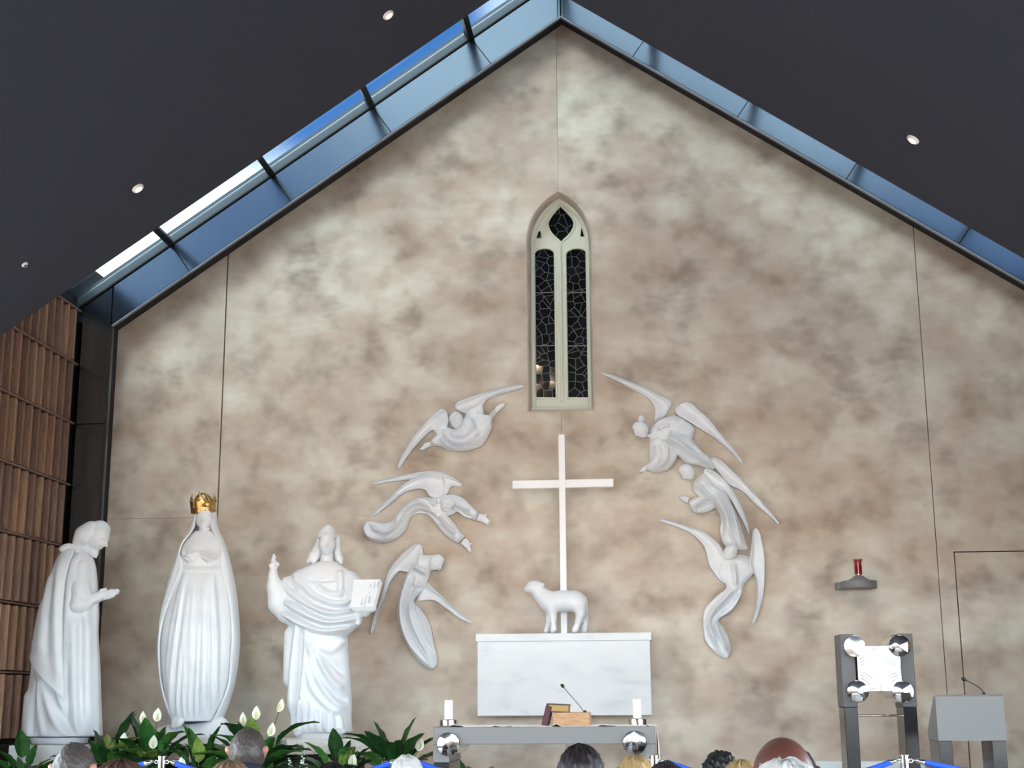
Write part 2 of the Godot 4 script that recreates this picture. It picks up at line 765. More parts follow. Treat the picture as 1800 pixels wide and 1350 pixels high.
func materials() -> void:
	var m: StandardMaterial3D
	# mottled plaster: a colour-washed wall in clouds of beige, grey and brown
	m = plain("plaster", Color.WHITE, 0.92)
	var size := 1024
	var im := Image.create(size, size, false, Image.FORMAT_RGB8)
	var big := noise(0.006, 3, 5)
	var mid := noise(0.021, 4, 9)
	var fine := noise(0.09, 3, 14)
	var spots := noise(0.012, 4, 31)
	for y in size:
		for x in size:
			var a := big.get_noise_2d(x, y * 1.1)
			var b := mid.get_noise_2d(x * 0.8, y * 1.15)
			var c := fine.get_noise_2d(x * 0.5, y * 1.3)
			var t := 0.55 + 0.55 * a + 0.6 * b + 0.15 * c
			var dark := smoothstep(0.1, 0.7, spots.get_noise_2d(x, y * 1.15) + 0.2 * c)
			var col := Color(0.755, 0.682, 0.622).lerp(Color(0.87, 0.848, 0.80), clampf(t, 0.0, 1.0))
			col = col.lerp(Color(0.65, 0.595, 0.555), dark * 0.7)
			im.set_pixel(x, y, col)
	grained(m, ImageTexture.create_from_image(im), Vector3.ONE / 10.24)
	var rough_cast := noise_tex(noise(0.03, 5, 4), 512, [])
	m.detail_enabled = true
	m.detail_albedo = noise_tex(noise(0.05, 4, 44), 512, [sr(206, 200, 195), sr(246, 244, 242), sr(255, 255, 255)])
	m.detail_blend_mode = BaseMaterial3D.BLEND_MODE_MUL
	m.detail_uv_layer = BaseMaterial3D.DETAIL_UV_1
	relief(m, rough_cast, 1.8)
	# white marble of the figures and the altar
	var veins := noise_tex(noise(0.012, 5, 61), 512, [sr(226, 228, 232), sr(240, 241, 243), sr(246, 246, 246), sr(240, 241, 243)])
	m = grained(plain("statue_marble", sr(234, 238, 243), 0.36), veins, Vector3.ONE * 0.6)
	m = grained(plain("relief_plaster", sr(241, 245, 250), 0.5), veins, Vector3.ONE * 0.7)
	m = grained(plain("altar_marble", sr(218, 218, 220), 0.1), veins, Vector3(0.35, 0.8, 0.5))
	m.metallic_specular = 0.27
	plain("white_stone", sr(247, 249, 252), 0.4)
	m = grained(plain("plinth_stone", sr(246, 246, 244), 0.7), noise_tex(noise(0.05, 4, 62), 256, [sr(226, 226, 224), sr(254, 254, 252)]), Vector3.ONE * 2.0)
	relief(m, noise_tex(noise(0.06, 3, 63), 256, []), 0.8)
	# metal cladding and dark steel
	m = plain("cladding", sr(130, 144, 156), 0.18, 1.0)
	plain("edge_metal", sr(150, 158, 170), 0.5, 0.3)
	plain("gap_black", sr(14, 15, 18), 0.8)
	plain("soffit", sr(26, 27, 31), 0.7)
	plain("steel_black", sr(16, 17, 20), 0.5, 0.3)
	plain("flashing", sr(84, 96, 104), 0.5, 0.2)
	m = plain("roof_pane", Color(0.03, 0.06, 0.09, 0.68), 0.02)
	m.transparency = BaseMaterial3D.TRANSPARENCY_ALPHA
	m = plain("window_pane", Color(0.05, 0.06, 0.06, 0.08), 0.02)
	m.transparency = BaseMaterial3D.TRANSPARENCY_ALPHA
	plain("ceiling_paint", sr(33, 38, 52), 0.85)
	plain("lead", sr(120, 126, 128), 0.5, 0.3)
	plain("window_stone", sr(212, 215, 202), 0.8)
	for k in 3:
		plain("dark_glass_%d" % k, [sr(18, 22, 27), sr(26, 31, 36), sr(22, 25, 24)][k], 0.07)
	# walnut-brown slats
	var grain := noise(0.02, 5, 71)
	for k in 4:
		var t: Array = [[sr(106, 82, 70), sr(152, 122, 104)], [sr(116, 90, 76), sr(166, 132, 110)], [sr(96, 74, 64), sr(138, 110, 96)], [sr(122, 94, 78), sr(174, 140, 116)]][k]
		m = grained(plain("slat_%d" % k, Color.WHITE, 0.6), noise_tex(noise(0.03, 5, 71 + k), 256, [t[0], t[1], t[0].lerp(t[1], 0.4), t[1]]), Vector3(6.0, 0.5, 6.0))
		m.uv1_offset = Vector3(k * 0.37, k * 0.21, 0)
	# granite
	var speck := noise_tex(noise(0.2, 3, 81), 512, [sr(108, 110, 114), sr(150, 152, 156), sr(176, 178, 182)])
	grained(plain("granite_mid", sr(170, 166, 164), 0.5), speck, Vector3.ONE * 2.5)
	grained(plain("granite_grey", sr(204, 198, 193), 0.5), speck, Vector3.ONE * 2.5)
	grained(plain("granite_dark", sr(70, 69, 71), 0.18), speck, Vector3.ONE * 2.5)
	plain("chrome", sr(225, 228, 230), 0.06, 1.0)
	m = plain("rippled_chrome", sr(215, 220, 224), 0.08, 1.0)
	m.normal_enabled = true
	m.normal_texture = noise_tex(noise(0.012, 2, 88), 256, [], true)
	m.normal_scale = 0.25
	m.uv1_triplanar = true
	m.uv1_scale = Vector3.ONE * 3.0
	plain("red_wax", sr(150, 20, 24), 0.6)
	plain("silver", sr(236, 238, 240), 0.1, 1.0)
	plain("gold", sr(206, 170, 104), 0.34, 1.0)
	plain("ruby", sr(120, 40, 20), 0.15)
	plain("dark_gem", sr(40, 34, 30), 0.15)
	plain("wax", sr(240, 240, 234), 0.5)
	plain("linen", sr(240, 240, 240), 0.9)
	grained(plain("oak", Color.WHITE, 0.6), noise_tex(noise(0.03, 4, 91), 256, [sr(150, 112, 80), sr(186, 148, 110)]), Vector3(1.0, 8.0, 4.0))
	plain("book_red", sr(70, 18, 28), 0.5)
	plain("book_dark", sr(44, 26, 26), 0.5)
	plain("gilt_pages", sr(150, 120, 70), 0.45, 0.4)
	plain("black_plastic", sr(16, 16, 17), 0.5)
	m = plain("red_glass", Color(0.62, 0.01, 0.03, 0.45), 0.05)
	m.transparency = BaseMaterial3D.TRANSPARENCY_ALPHA
	plain("white_enamel", sr(232, 238, 240), 0.4)
	plain("rope_blue", sr(28, 78, 190), 0.7)
	plain("ink", sr(120, 122, 126), 0.8)
	plain("floor_stone", sr(172, 152, 132), 0.5)
	plain("dark_stone", sr(40, 40, 43), 0.6)
	plain("pot", sr(70, 58, 50), 0.8)
	plain("lamp_ring", sr(210, 206, 200), 0.4)
	m = plain("lamp_glow", sr(255, 240, 214), 0.4)
	m.emission_enabled = true
	m.emission = sr(255, 226, 180)
	m.emission_energy_multiplier = 2.0
	# plants
	var leafy := [[sr(26, 62, 28), sr(60, 112, 50)], [sr(36, 80, 34), sr(84, 140, 62)], [sr(18, 46, 24), sr(44, 88, 42)], [sr(80, 116, 46), sr(160, 170, 80)]]
	for k in 4:
		m = grained(plain("leaf_%d" % k, Color.WHITE, 0.32), noise_tex(noise(0.03, 3, 101 + k), 128, leafy[k]), Vector3.ONE * 6.0)
		m.backlight_enabled = true
		m.backlight = sr(30, 60, 16)
	plain("stem", sr(74, 104, 50), 0.6)
	plain("spathe", sr(240, 241, 228), 0.55)
	plain("spadix", sr(214, 208, 150), 0.7)
	plain("petal", sr(246, 247, 244), 0.6)


# ---------------------------------------------------------------- the room
func arch(d: float) -> PackedVector2Array:
	# outline of the pointed window, drawn in by d, from the lower left corner round to the lower right
	var w := 0.298
	var r := 0.5197
	var o := PackedVector2Array([Vector2(-w + d, 3.84 + d)])
	var top := acos((r - w) / (r - d))
	for i in 13:
		var a := PI - top * (i / 12.0)
		o.append(Vector2(r - w + (r - d) * cos(a), 5.42 + (r - d) * sin(a)))
	for i in range(11, -1, -1):
		var a := PI - top * (i / 12.0)
		o.append(Vector2(-(r - w + (r - d) * cos(a)), 5.42 + (r - d) * sin(a)))
	o.append(Vector2(w - d, 3.84 + d))
	return o


func half_wall(s: float, inner: float, outer: float, top: float) -> PackedVector2Array:
	var a := arch(0.0)
	var o := PackedVector2Array([Vector2(s * inner, 0), Vector2(s * inner, 3.84)])
	for i in 14:
		var p := a[i]
		o.append(Vector2(s * maxf(-p.x, inner), p.y))
	var apex := Vector2(s * inner, roof_line(top, s * inner))
	o.append(apex)
	if s * (s * inner - XA) < 0:
		o.append(Vector2(XA, top))
	o.append(Vector2(s * outer, roof_line(top, s * outer)))
	o.append(Vector2(s * outer, 0))
	return o


func gable_wall() -> void:
	var w := part_of_room("wall_back", "tall gable wall of mottled beige and brown plaster", "wall")
	var mb := MB.new()
	mb.prism(half_wall(-1, 0.0, 4.7, FT - 0.05), -0.6, -0.032)
	mb.prism(half_wall(1, 0.0, 4.8, FT - 0.05), -0.6, -0.032)
	obj("core", mb, mats.gap_black, w)
	var top := FT - 0.06
	var list := [
		half_wall(-1, 0.0012, 3.067, top), half_wall(1, 0.0012, 3.1405, top),
		PackedVector2Array([Vector2(-4.34, 2.956), Vector2(-3.079, 2.956), Vector2(-3.079, roof_line(top, -3.079)), Vector2(-4.34, roof_line(top, -4.34))]),
		PackedVector2Array([Vector2(-4.34, 0), Vector2(-3.0695, 0), Vector2(-3.0695, 2.953), Vector2(-4.34, 2.953)]),
		PackedVector2Array([Vector2(3.147, 0), Vector2(3.281, 0), Vector2(3.281, 2.551), Vector2(4.26, 2.551), Vector2(4.26, 0), Vector2(4.45, 0), Vector2(4.45, roof_line(top, 4.45)), Vector2(3.147, roof_line(top, 3.147))]),
	]
	for p in list:
		mb = MB.new()
		mb.prism(p, -0.03, 0.0)
		obj("plaster_panel", mb, mats.plaster, w)
	var d := part_of_room("door_1", "flush door plastered like the gable wall, shown by thin dark gaps", "door")
	mb = MB.new()
	mb.box(Vector3(3.290, 0.155, -0.031), Vector3(4.252, 2.542, -0.001), 0.002)
	obj("door_leaf", mb, mats.plaster, d)


func ring(mb: MB, prof: Array) -> void:
	# a moulding that follows the window outline; prof: pairs of inset, z
	var rows := []
	for p in prof:
		var row := PackedVector3Array()
		for q in arch(p[0]):
			row.append(Vector3(q.x, q.y, p[1]))
		rows.append(row)
	mb.grid(rows, true, false)


func clip_cell(c: PackedVector2Array, m: Vector2, nrm: Vector2) -> PackedVector2Array:
	var o := PackedVector2Array()
	for i in c.size():
		var a := c[i]
		var b := c[(i + 1) % c.size()]
		var da := (a - m).dot(nrm)
		var db := (b - m).dot(nrm)
		if da <= 0.0:
			o.append(a)
		if da * db < 0.0:
			o.append(a.lerp(b, da / (da - db)))
	return o


func leaded(parent: Node, region: PackedVector2Array, nx: int, ny: int, z: float) -> void:
	var mb := MB.new()
	mb.prism(region, z - 0.01, z)
	var light := obj("leaded_light", mb, mats.lead, parent)
	var lo := region[0]
	var hi := region[0]
	for p in region:
		lo = lo.min(p)
		hi = hi.max(p)
	var seeds := []
	for j in ny:
		for i in nx:
			seeds.append(lo + (hi - lo) * Vector2((i + 0.5 + rng.randf_range(-0.5, 0.5)) / nx, (j + 0.5 + rng.randf_range(-0.5, 0.5)) / ny))
	for s in seeds:
		var c := PackedVector2Array([lo, Vector2(hi.x, lo.y), hi, Vector2(lo.x, hi.y)])
		for q in seeds:
			if q != s and q.distance_to(s) < 0.5:
				c = clip_cell(c, (q + s) / 2, q - s)
		if c.size() < 3:
			continue
		for r in Geometry2D.intersect_polygons(c, region):
			for k in Geometry2D.offset_polygon(r, -0.0026):
				if k.size() < 3:
					continue
				mb = MB.new()
				mb.xf = Transform3D(Basis(Vector3.RIGHT, rng.randf_range(-0.02, 0.02)) * Basis(Vector3.UP, rng.randf_range(-0.03, 0.03)), Vector3.ZERO)
				var mid := Vector2.ZERO
				for p in k:
					mid += p
				mid /= k.size()
				mb.xf.origin = Vector3(mid.x, mid.y, z)
				var loc := PackedVector2Array()
				for p in k:
					loc.append(p - mid)
				if Geometry2D.triangulate_polygon(loc).is_empty():
					continue
				mb.prism(loc, -0.003, 0.003)
				obj("pane", mb, mats["dark_glass_%d" % rng.randi_range(0, 2)], light)


func gothic_window() -> void:
	var w := part_of_room("window_1", "tall pointed gothic window with two leaded lights in cream stone", "window")
	var mb := MB.new()
	ring(mb, [[-0.014, -0.004], [-0.004, 0.004], [0.006, 0.0], [0.014, -0.016], [0.02, -0.05], [0.03, -0.125]])
	obj("reveal", mb, mats.plaster, w)
	mb = MB.new()
	ring(mb, [[0.024, -0.13], [0.027, -0.098], [0.044, -0.094], [0.049, -0.106], [0.058, -0.108], [0.066, -0.13], [0.068, -0.17]])
	mb.box(Vector3(-0.285, 3.845, -0.2), Vector3(0.285, 3.9, -0.09), 0.012)
	obj("stone_frame", mb, mats.window_stone, w)
	var la: Array = [-0.243, 3.990, -0.046, 5.398]
	var lb: Array = [0.046, 3.982, 0.255, 5.387]
	var lights := []
	for l in [la, lb]:
		var p := PackedVector2Array([Vector2(l[0], l[1]), Vector2(l[2], l[1])])
		var r: float = (l[2] - l[0]) / 2
		for i in 11:
			var a := PI * i / 10.0
			p.append(Vector2((l[0] + l[2]) / 2 + r * cos(a), l[3] - r * 0.62 + r * 0.62 * sin(a)))
		lights.append(p)
	var ve: Array = pairs([0.009, 5.806, 0.104, 5.696, 0.138, 5.617, 0.103, 5.528, 0.012, 5.442, -0.078, 5.535, -0.112, 5.627, -0.076, 5.708])
	var vesica := PackedVector2Array()
	for i in ve.size():
		for q in 3:
			var t := q / 3.0
			vesica.append(ve[i].cubic_interpolate(ve[(i + 1) % 8], ve[(i + 7) % 8] if i % 4 else ve[i], ve[(i + 2) % 8] if (i + 1) % 4 else ve[(i + 1) % 8], t))
	var tri_l := poly([-0.213, 5.490, -0.182, 5.599, -0.167, 5.495])
	var tri_r := poly([0.227, 5.490, 0.200, 5.587, 0.187, 5.495])
	mb = MB.new()
	var outer := arch(0.06)
	var cuts := [-0.32, -0.213, -0.14, 0.0, 0.14, 0.213, 0.32]
	for i in cuts.size() - 1:
		var strip := PackedVector2Array([Vector2(cuts[i], 3.7), Vector2(cuts[i + 1], 3.7), Vector2(cuts[i + 1], 6.2), Vector2(cuts[i], 6.2)])
		var pieces: Array = Geometry2D.intersect_polygons(strip, outer)
		for hole in [lights[0], lights[1], vesica, tri_l, tri_r]:
			var next := []
			for p in pieces:
				next.append_array(Geometry2D.clip_polygons(p, hole))
			pieces = next
		for p in pieces:
			mb.prism(p, -0.175, -0.135)
	for h in [lights[0], lights[1], vesica]:
		var pts := []
		for q in h:
			pts.append(Vector3(q.x, q.y, -0.138))
		pts.append(pts[0])
		mb.tube(pts, [0.012], 6)
	var mid_x: float = (la[2] + lb[0]) / 2
	mb.box(Vector3(mid_x - 0.017, la[1] - 0.05, -0.15), Vector3(mid_x + 0.017, lights[0][7].y + 0.03, -0.114), 0.012)
	obj("tracery", mb, mats.window_stone, w)
	leaded(w, lights[0], 3, 19, -0.162)
	leaded(w, lights[1], 3, 19, -0.162)
	leaded(w, vesica, 3, 4, -0.162)
	leaded(w, tri_l, 1, 1, -0.162)
	leaded(w, tri_r, 1, 1, -0.162)
	for l in [la, lb]:
		for t in [0.345, 0.70]:
			mb = MB.new()
			var y: float = lerpf(l[1], l[3], t)
			mb.box(Vector3(l[0], y - 0.004, -0.157), Vector3(l[2], y + 0.004, -0.149))
			obj("saddle_bar", mb, mats.lead, w)


func slope_frame(s: float) -> Transform3D:
	# local x along the roof slope (s * x runs down it), y square to the slope, from the lower edge of the cladding at the ridge
	var a := atan(SL)
	return Transform3D(Basis(Vector3(cos(a), -s * sin(a), 0), Vector3(s * sin(a), cos(a), 0), Vector3.BACK), Vector3(XA, FB, 0))


func sided(mb: MB, s: float, u0: float, u1: float, v0: float, v1: float, z0: float, z1: float, bev := 0.0) -> void:
	mb.xf = slope_frame(s)
	mb.box(Vector3(minf(s * u0, s * u1), v0, z0), Vector3(maxf(s * u0, s * u1), v1, z1), bev)
	mb.xf = Transform3D.IDENTITY


func on_slope(f: Transform3D, u: float, v: float) -> Vector2:
	var q := f * Vector3(u, v, 0)
	return Vector2(q.x, q.y)


func cladding() -> void:
	var ca := cos(atan(SL))
	var th := (FT - FB) * ca
	var joints := [0.79, 1.912, 3.034, 4.157]
	var mb: MB
	for s in [-1.0, 1.0]:
		var t := part_of_room("trim_%d" % (1 if s < 0 else 2), ["steel-blue metal cladding along the gable's rising left slope", "steel-blue metal cladding along the gable's falling right slope"][0 if s < 0 else 1], "cladding")
		mb = MB.new()
		sided(mb, s, -0.2, 5.2, 0.004, th, -0.03, ZF - 0.022)
		obj("soffit_box", mb, mats.soffit, t)
		var corner: float = -4.078 if s < 0 else 4.188
		var end: float = absf(corner - XA)
		for k in 5:
			var p := PackedVector2Array()
			var f := slope_frame(s)
			if k == 0:
				p.append(Vector2(XA + s * 0.032, FB - 0.032 * SL + 0.008))
			else:
				p.append(on_slope(f, s * (joints[k - 1] + 0.004), 0.008))
			if k == 4:
				p.append(Vector2(corner, FB - end * SL + 0.008))
				p.append(Vector2(corner, FT - end * SL - 0.008))
			else:
				p.append(on_slope(f, s * (joints[k] - 0.004), 0.008))
				p.append(on_slope(f, s * (joints[k] - 0.004), th - 0.006))
			if k == 0:
				p.append(Vector2(XA + s * 0.032, FT - 0.032 * SL - 0.008))
			else:
				p.append(on_slope(f, s * (joints[k - 1] + 0.004), th - 0.006))
			mb = MB.new()
			mb.prism(p, ZF - 0.02, ZF)
			obj("metal_panel", mb, mats.cladding, t)
		mb = MB.new()
		sided(mb, s, 0.0, end / ca, -0.011, 0.0, ZF - 0.03, ZF + 0.008, 0.002)
		obj("edge_strip", mb, mats.edge_metal, t)
		# the upright return beside the timber wall
		var x0: float = XL if s < 0 else corner + 0.012
		var x1: float = corner - 0.012 if s < 0 else XR
		mb = MB.new()
		mb.prism(PackedVector2Array([Vector2(x0, 3.797), Vector2(x1, 3.797), Vector2(x1, roof_line(FT, x1) - 0.01), Vector2(x0, roof_line(FT, x0) - 0.01)]), ZF - 0.02, ZF)
		obj("metal_panel", mb, mats.cladding, t)
		mb = MB.new()
		mb.box(Vector3(x0, 0.15, ZF - 0.02), Vector3(x1, 3.787, ZF))
		obj("metal_panel", mb, mats.cladding, t)
		mb = MB.new()
		mb.prism(PackedVector2Array([Vector2(x0, 0.15), Vector2(x1 + 0.006, 0.15), Vector2(x1 + 0.006, roof_line(FT, x1) - 0.02), Vector2(x0, roof_line(FT, x0) - 0.02)]), -0.02, ZF - 0.022)
		obj("return_box", mb, mats.soffit, t)
		mb = MB.new()
		mb.box(Vector3(corner - 0.010, 0.15, ZF - 0.05), Vector3(corner + 0.010, FB - end * SL - 0.01, ZF + 0.006), 0.003)
		obj("edge_strip", mb, mats.cladding, t)
	var c := part_of_room("trim_3", "narrow upright metal joint cover at the cladding's ridge", "cladding")
	mb = MB.new()
	mb.box(Vector3(XA - 0.026, FB - 0.012, ZF - 0.03), Vector3(XA - 0.004, FT, ZF + 0.004), 0.003)
	mb.box(Vector3(XA + 0.004, FB - 0.012, ZF - 0.03), Vector3(XA + 0.026, FT, ZF + 0.004), 0.003)
	obj("joint_cover", mb, mats.cladding, c)


func roof_glass() -> void:
	var w := part_of_room("window_2", "sloping glass roof strip between black rafters above the gable", "roof window")
	var ca := cos(atan(SL))
	var th := (FT - FB) * ca
	var joints := [0.0, 0.79, 1.912, 3.034, 4.157, 5.3]
	var mb: MB
	for s in [-1.0, 1.0]:
		for k in 5:
			mb = MB.new()
			sided(mb, s, joints[k] - (0.29 if k == 0 else 0.0), joints[k + 1], th + 0.1, th + 0.112, 0.17, ZG)
			obj("roof_pane", mb, mats.roof_pane, w)
			if k:
				mb = MB.new()
				sided(mb, s, joints[k] - 0.028, joints[k] + 0.028, th + 0.004, th + 0.098, 0.13, ZG, 0.004)
				obj("rafter", mb, mats.steel_black, w)
		mb = MB.new()
		sided(mb, s, -0.25, 5.3, th + 0.004, th + 0.2, ZG, ZC + 0.1)
		obj("closed_roof", mb, mats.ceiling_paint, w)
		mb = MB.new()
		sided(mb, s, -0.25, 5.3, th + 0.02, th + 0.135, -0.3, 0.162)
		obj("flashing", mb, mats.flashing, w)
		mb = MB.new()
		sided(mb, s, -0.22, 5.3, th + 0.002, th + 0.02, -0.1, ZF + 0.012, 0.003)
		obj("glazing_bar", mb, mats.steel_black, w)
	mb = MB.new()
	mb.box(Vector3(XA - 0.05, FT + 0.02, 0.14), Vector3(XA + 0.05, FT + 0.17, ZC), 0.006)
	obj("ridge_beam", mb, mats.steel_black, w)


func ceiling() -> void:
	var c := part_of_room("ceiling", "dark grey pitched ceiling sloping down to both sides", "ceiling")
	var z1 := 19.7
	for s in [-1.0, 1.0]:
		var mb := MB.new()
		var x1: float = XL - 0.3 if s < 0 else XR + 0.3
		mb.prism(PackedVector2Array([Vector2(XA, CE), Vector2(x1, roof_line(CE, x1)), Vector2(x1, roof_line(CE, x1) + 0.25), Vector2(XA, CE + 0.25)]), ZC + 0.2, z1)
		obj("ceiling_slope", mb, mats.ceiling_paint, c)
		mb = MB.new()
		mb.prism(PackedVector2Array([Vector2(XA, CE), Vector2(x1, roof_line(CE, x1)), Vector2(x1, roof_line(FT, x1) + 0.4), Vector2(XA, FT + 0.4)]), ZC, ZC + 0.2)
		obj("bulkhead", mb, mats.ceiling_paint, c)
	downlight(XA - 2.25, 4.56, "low on the ceiling slope of the timber wall's side")
	downlight(XA - 0.775, 4.58, "close to the ridge on the timber wall's side")
	downlight(XA + 0.66, 4.62, "close to the ridge on the flush door's side")
	downlight(XA + 2.175, 4.68, "low on the ceiling slope of the flush door's side")
	var t := thing("sprinkler", "small unlit white ceiling fitting on the dark slope near the timber wall", "ceiling fitting", Vector3(-2.845, roof_line(CE, -2.845), 4.57))
	t.basis = slope_frame(-1).basis.rotated(Vector3.BACK, PI)
	var q := MB.new()
	q.lathe([[0.0, 0.0], [0.019, 0.0], [0.019, 0.006], [0.012, 0.009], [0.0, 0.009]], 20)
	obj("plate", q, mats.lamp_ring, t)
	q = MB.new()
	q.lathe([[0.0, 0.009], [0.008, 0.009], [0.006, 0.02], [0.0, 0.02]], 12)
	obj("nozzle", q, mats.chrome, t)


func downlight(x: float, z: float, where: String) -> void:
	var t := thing("downlight", "small round warm downlight " + where, "lamp", Vector3(x, roof_line(CE, x), z), "ceiling downlights")
	t.basis = slope_frame(signf(x - XA)).basis.rotated(Vector3.BACK, PI)
	var q := MB.new()
	q.lathe([[0.021, 0.002], [0.021, 0.012], [0.024, 0.014], [0.034, 0.01], [0.036, 0.0]], 28)
	obj("trim_ring", q, mats.lamp_ring, t)
	q = MB.new()
	q.lathe([[0.0, 0.001], [0.021, 0.001], [0.021, 0.005], [0.0, 0.006]], 24)
	obj("lens", q, mats.lamp_glow, t)
	var l := SpotLight3D.new()
	l.name = "light"
	t.add_child(l)
	l.position = Vector3(0, 0.03, 0)
	l.global_basis = Basis.looking_at(Vector3(0, -0.8, -0.7), Vector3.BACK)
	l.spot_angle = 48.0
	l.spot_range = 30.0
	l.spot_attenuation = 2.0
	l.light_size = 0.04
	l.light_color = sr(255, 218, 184)
	l.light_energy = 0.7
	l.shadow_enabled = true


func side_walls() -> void:
	var mb: MB
	var levels := [1.07, 1.6, 2.146, 2.695, 3.245, 3.80, 4.345, 4.845]
	for s in [-1.0, 1.0]:
		var w := part_of_room("wall_left" if s < 0 else "wall_right", "side wall of upright brown timber slats in stacked rows" if s < 0 else "brown timber side wall beside the flush door", "wall")
		var x: float = XL if s < 0 else XR
		mb = MB.new()
		mb.box(Vector3(minf(x + s * 0.07, x + s * 0.35), 0, -0.6), Vector3(maxf(x + s * 0.07, x + s * 0.35), 5.35, ZC + 0.2))
		mb.box(Vector3(minf(x, x + s * 0.35), 0, ZC + 0.2), Vector3(maxf(x, x + s * 0.35), 0.45, 19.7))
		obj("core", mb, mats.gap_black, w)
		mb = MB.new()
		mb.box(Vector3(minf(x, x + s * 0.08), 0, ZF), Vector3(maxf(x, x + s * 0.08), 1.035, ZC + 0.2))
		obj("base_panel", mb, mats.dark_stone, w)
		# glazed bays beside the seats
		var g := part_of_room("window_4" if s < 0 else "window_5", "side glazing between dark posts beside the seats, on the timber wall's side" if s < 0 else "side glazing between dark posts beside the seats, on the flush door's side", "window")
		for k in 7:
			var z0 := ZC + 0.25 + k * 2.2
			mb = MB.new()
			mb.box(Vector3(x + s * 0.12 - 0.006, 0.45, z0), Vector3(x + s * 0.12 + 0.006, roof_line(CE, x + s * 0.12), z0 + 2.2))
			obj("pane", mb, mats.window_pane, g)
			mb = MB.new()
			mb.box(Vector3(x + s * 0.12 - 0.05, 0.45, z0 - 0.03), Vector3(x + s * 0.12 + 0.05, roof_line(CE, x + s * 0.12) + 0.03, z0 + 0.03), 0.005)
			obj("mullion", mb, mats.steel_black, g)
		for r in 7:
			var y0: float = levels[r] + 0.012
			var y1: float = levels[r + 1] - 0.022
			for i in 26:
				var q := MB.new()
				# a board set askew: its edge towards the seats stands proud
				var p := PackedVector2Array([Vector2(0.0, -0.05), Vector2(0.136, 0.0), Vector2(0.14, -0.004), Vector2(0.14, -0.068), Vector2(0.0, -0.068)])
				var lo := y0 + rng.randf_range(-0.002, 0.002)
				var hi := y1 + rng.randf_range(-0.003, 0.003)
				if s < 0:
					q.xf = Transform3D(Basis(Vector3.BACK, Vector3.RIGHT, Vector3.UP), Vector3(x, 0, 0.2 + i * 0.15))
					q.prism(p, lo, hi)
				else:
					q.xf = Transform3D(Basis(Vector3.BACK, Vector3.LEFT, Vector3.DOWN), Vector3(x, 0, 0.2 + i * 0.15))
					q.prism(p, -hi, -lo)
				obj("slat", q, mats["slat_%d" % rng.randi_range(0, 3)], w)
			mb = MB.new()
			mb.box(Vector3(minf(x + s * 0.008, x + s * 0.06), levels[r + 1] - 0.012, ZF + 0.01), Vector3(maxf(x + s * 0.008, x + s * 0.06), levels[r + 1] + 0.002, ZC + 0.15), 0.002)
			obj("rail", mb, mats.slat_2, w)


func front_wall() -> void:
	var w := part_of_room("wall_front", "timber dado wall under the front glazing behind the seats", "wall")
	var mb := MB.new()
	mb.box(Vector3(XL - 0.3, 0, 19.5), Vector3(XR + 0.3, 2.1, 19.7))
	obj("dado", mb, mats.slat_0, w)
	var g := part_of_room("window_3", "wide front glazing with dark mullions behind the seats", "window")
	var xs := [XL, -2.1, 0.14, 2.36, XR]
	for i in 4:
		var a: float = xs[i] + 0.04
		var b: float = xs[i + 1] - 0.04
		var p := PackedVector2Array([Vector2(a, 2.16), Vector2(b, 2.16), Vector2(b, roof_line(CE, b) - 0.08)])
		if a < XA and b > XA:
			p.append(Vector2(XA, CE - 0.08))
		p.append(Vector2(a, roof_line(CE, a) - 0.08))
		mb = MB.new()
		mb.prism(p, 19.58, 19.592)
		obj("pane", mb, mats.window_pane, g)
	for x in xs:
		mb = MB.new()
		mb.box(Vector3(x - 0.045, 2.1, 19.52), Vector3(x + 0.045, roof_line(CE, x) + 0.1, 19.66), 0.005)
		obj("mullion", mb, mats.steel_black, g)
	mb = MB.new()
	mb.box(Vector3(XL - 0.1, 2.1, 19.52), Vector3(XR + 0.1, 2.17, 19.66), 0.005)
	obj("sill", mb, mats.steel_black, g)


func floors() -> void:
	var f := part_of_room("floor", "pale stone floor with a raised sanctuary step before the gable", "floor")
	var mb := MB.new()
	mb.box(Vector3(XL - 0.3, -0.2, -0.6), Vector3(XR + 0.3, 0.0, 19.7))
	obj("paving", mb, mats.floor_stone, f)
	mb = MB.new()
	mb.box(Vector3(XL + 0.001, 0.0, 0.0), Vector3(XR - 0.001, 0.15, 3.5), 0.006)
	obj("sanctuary_step", mb, mats.floor_stone, f)


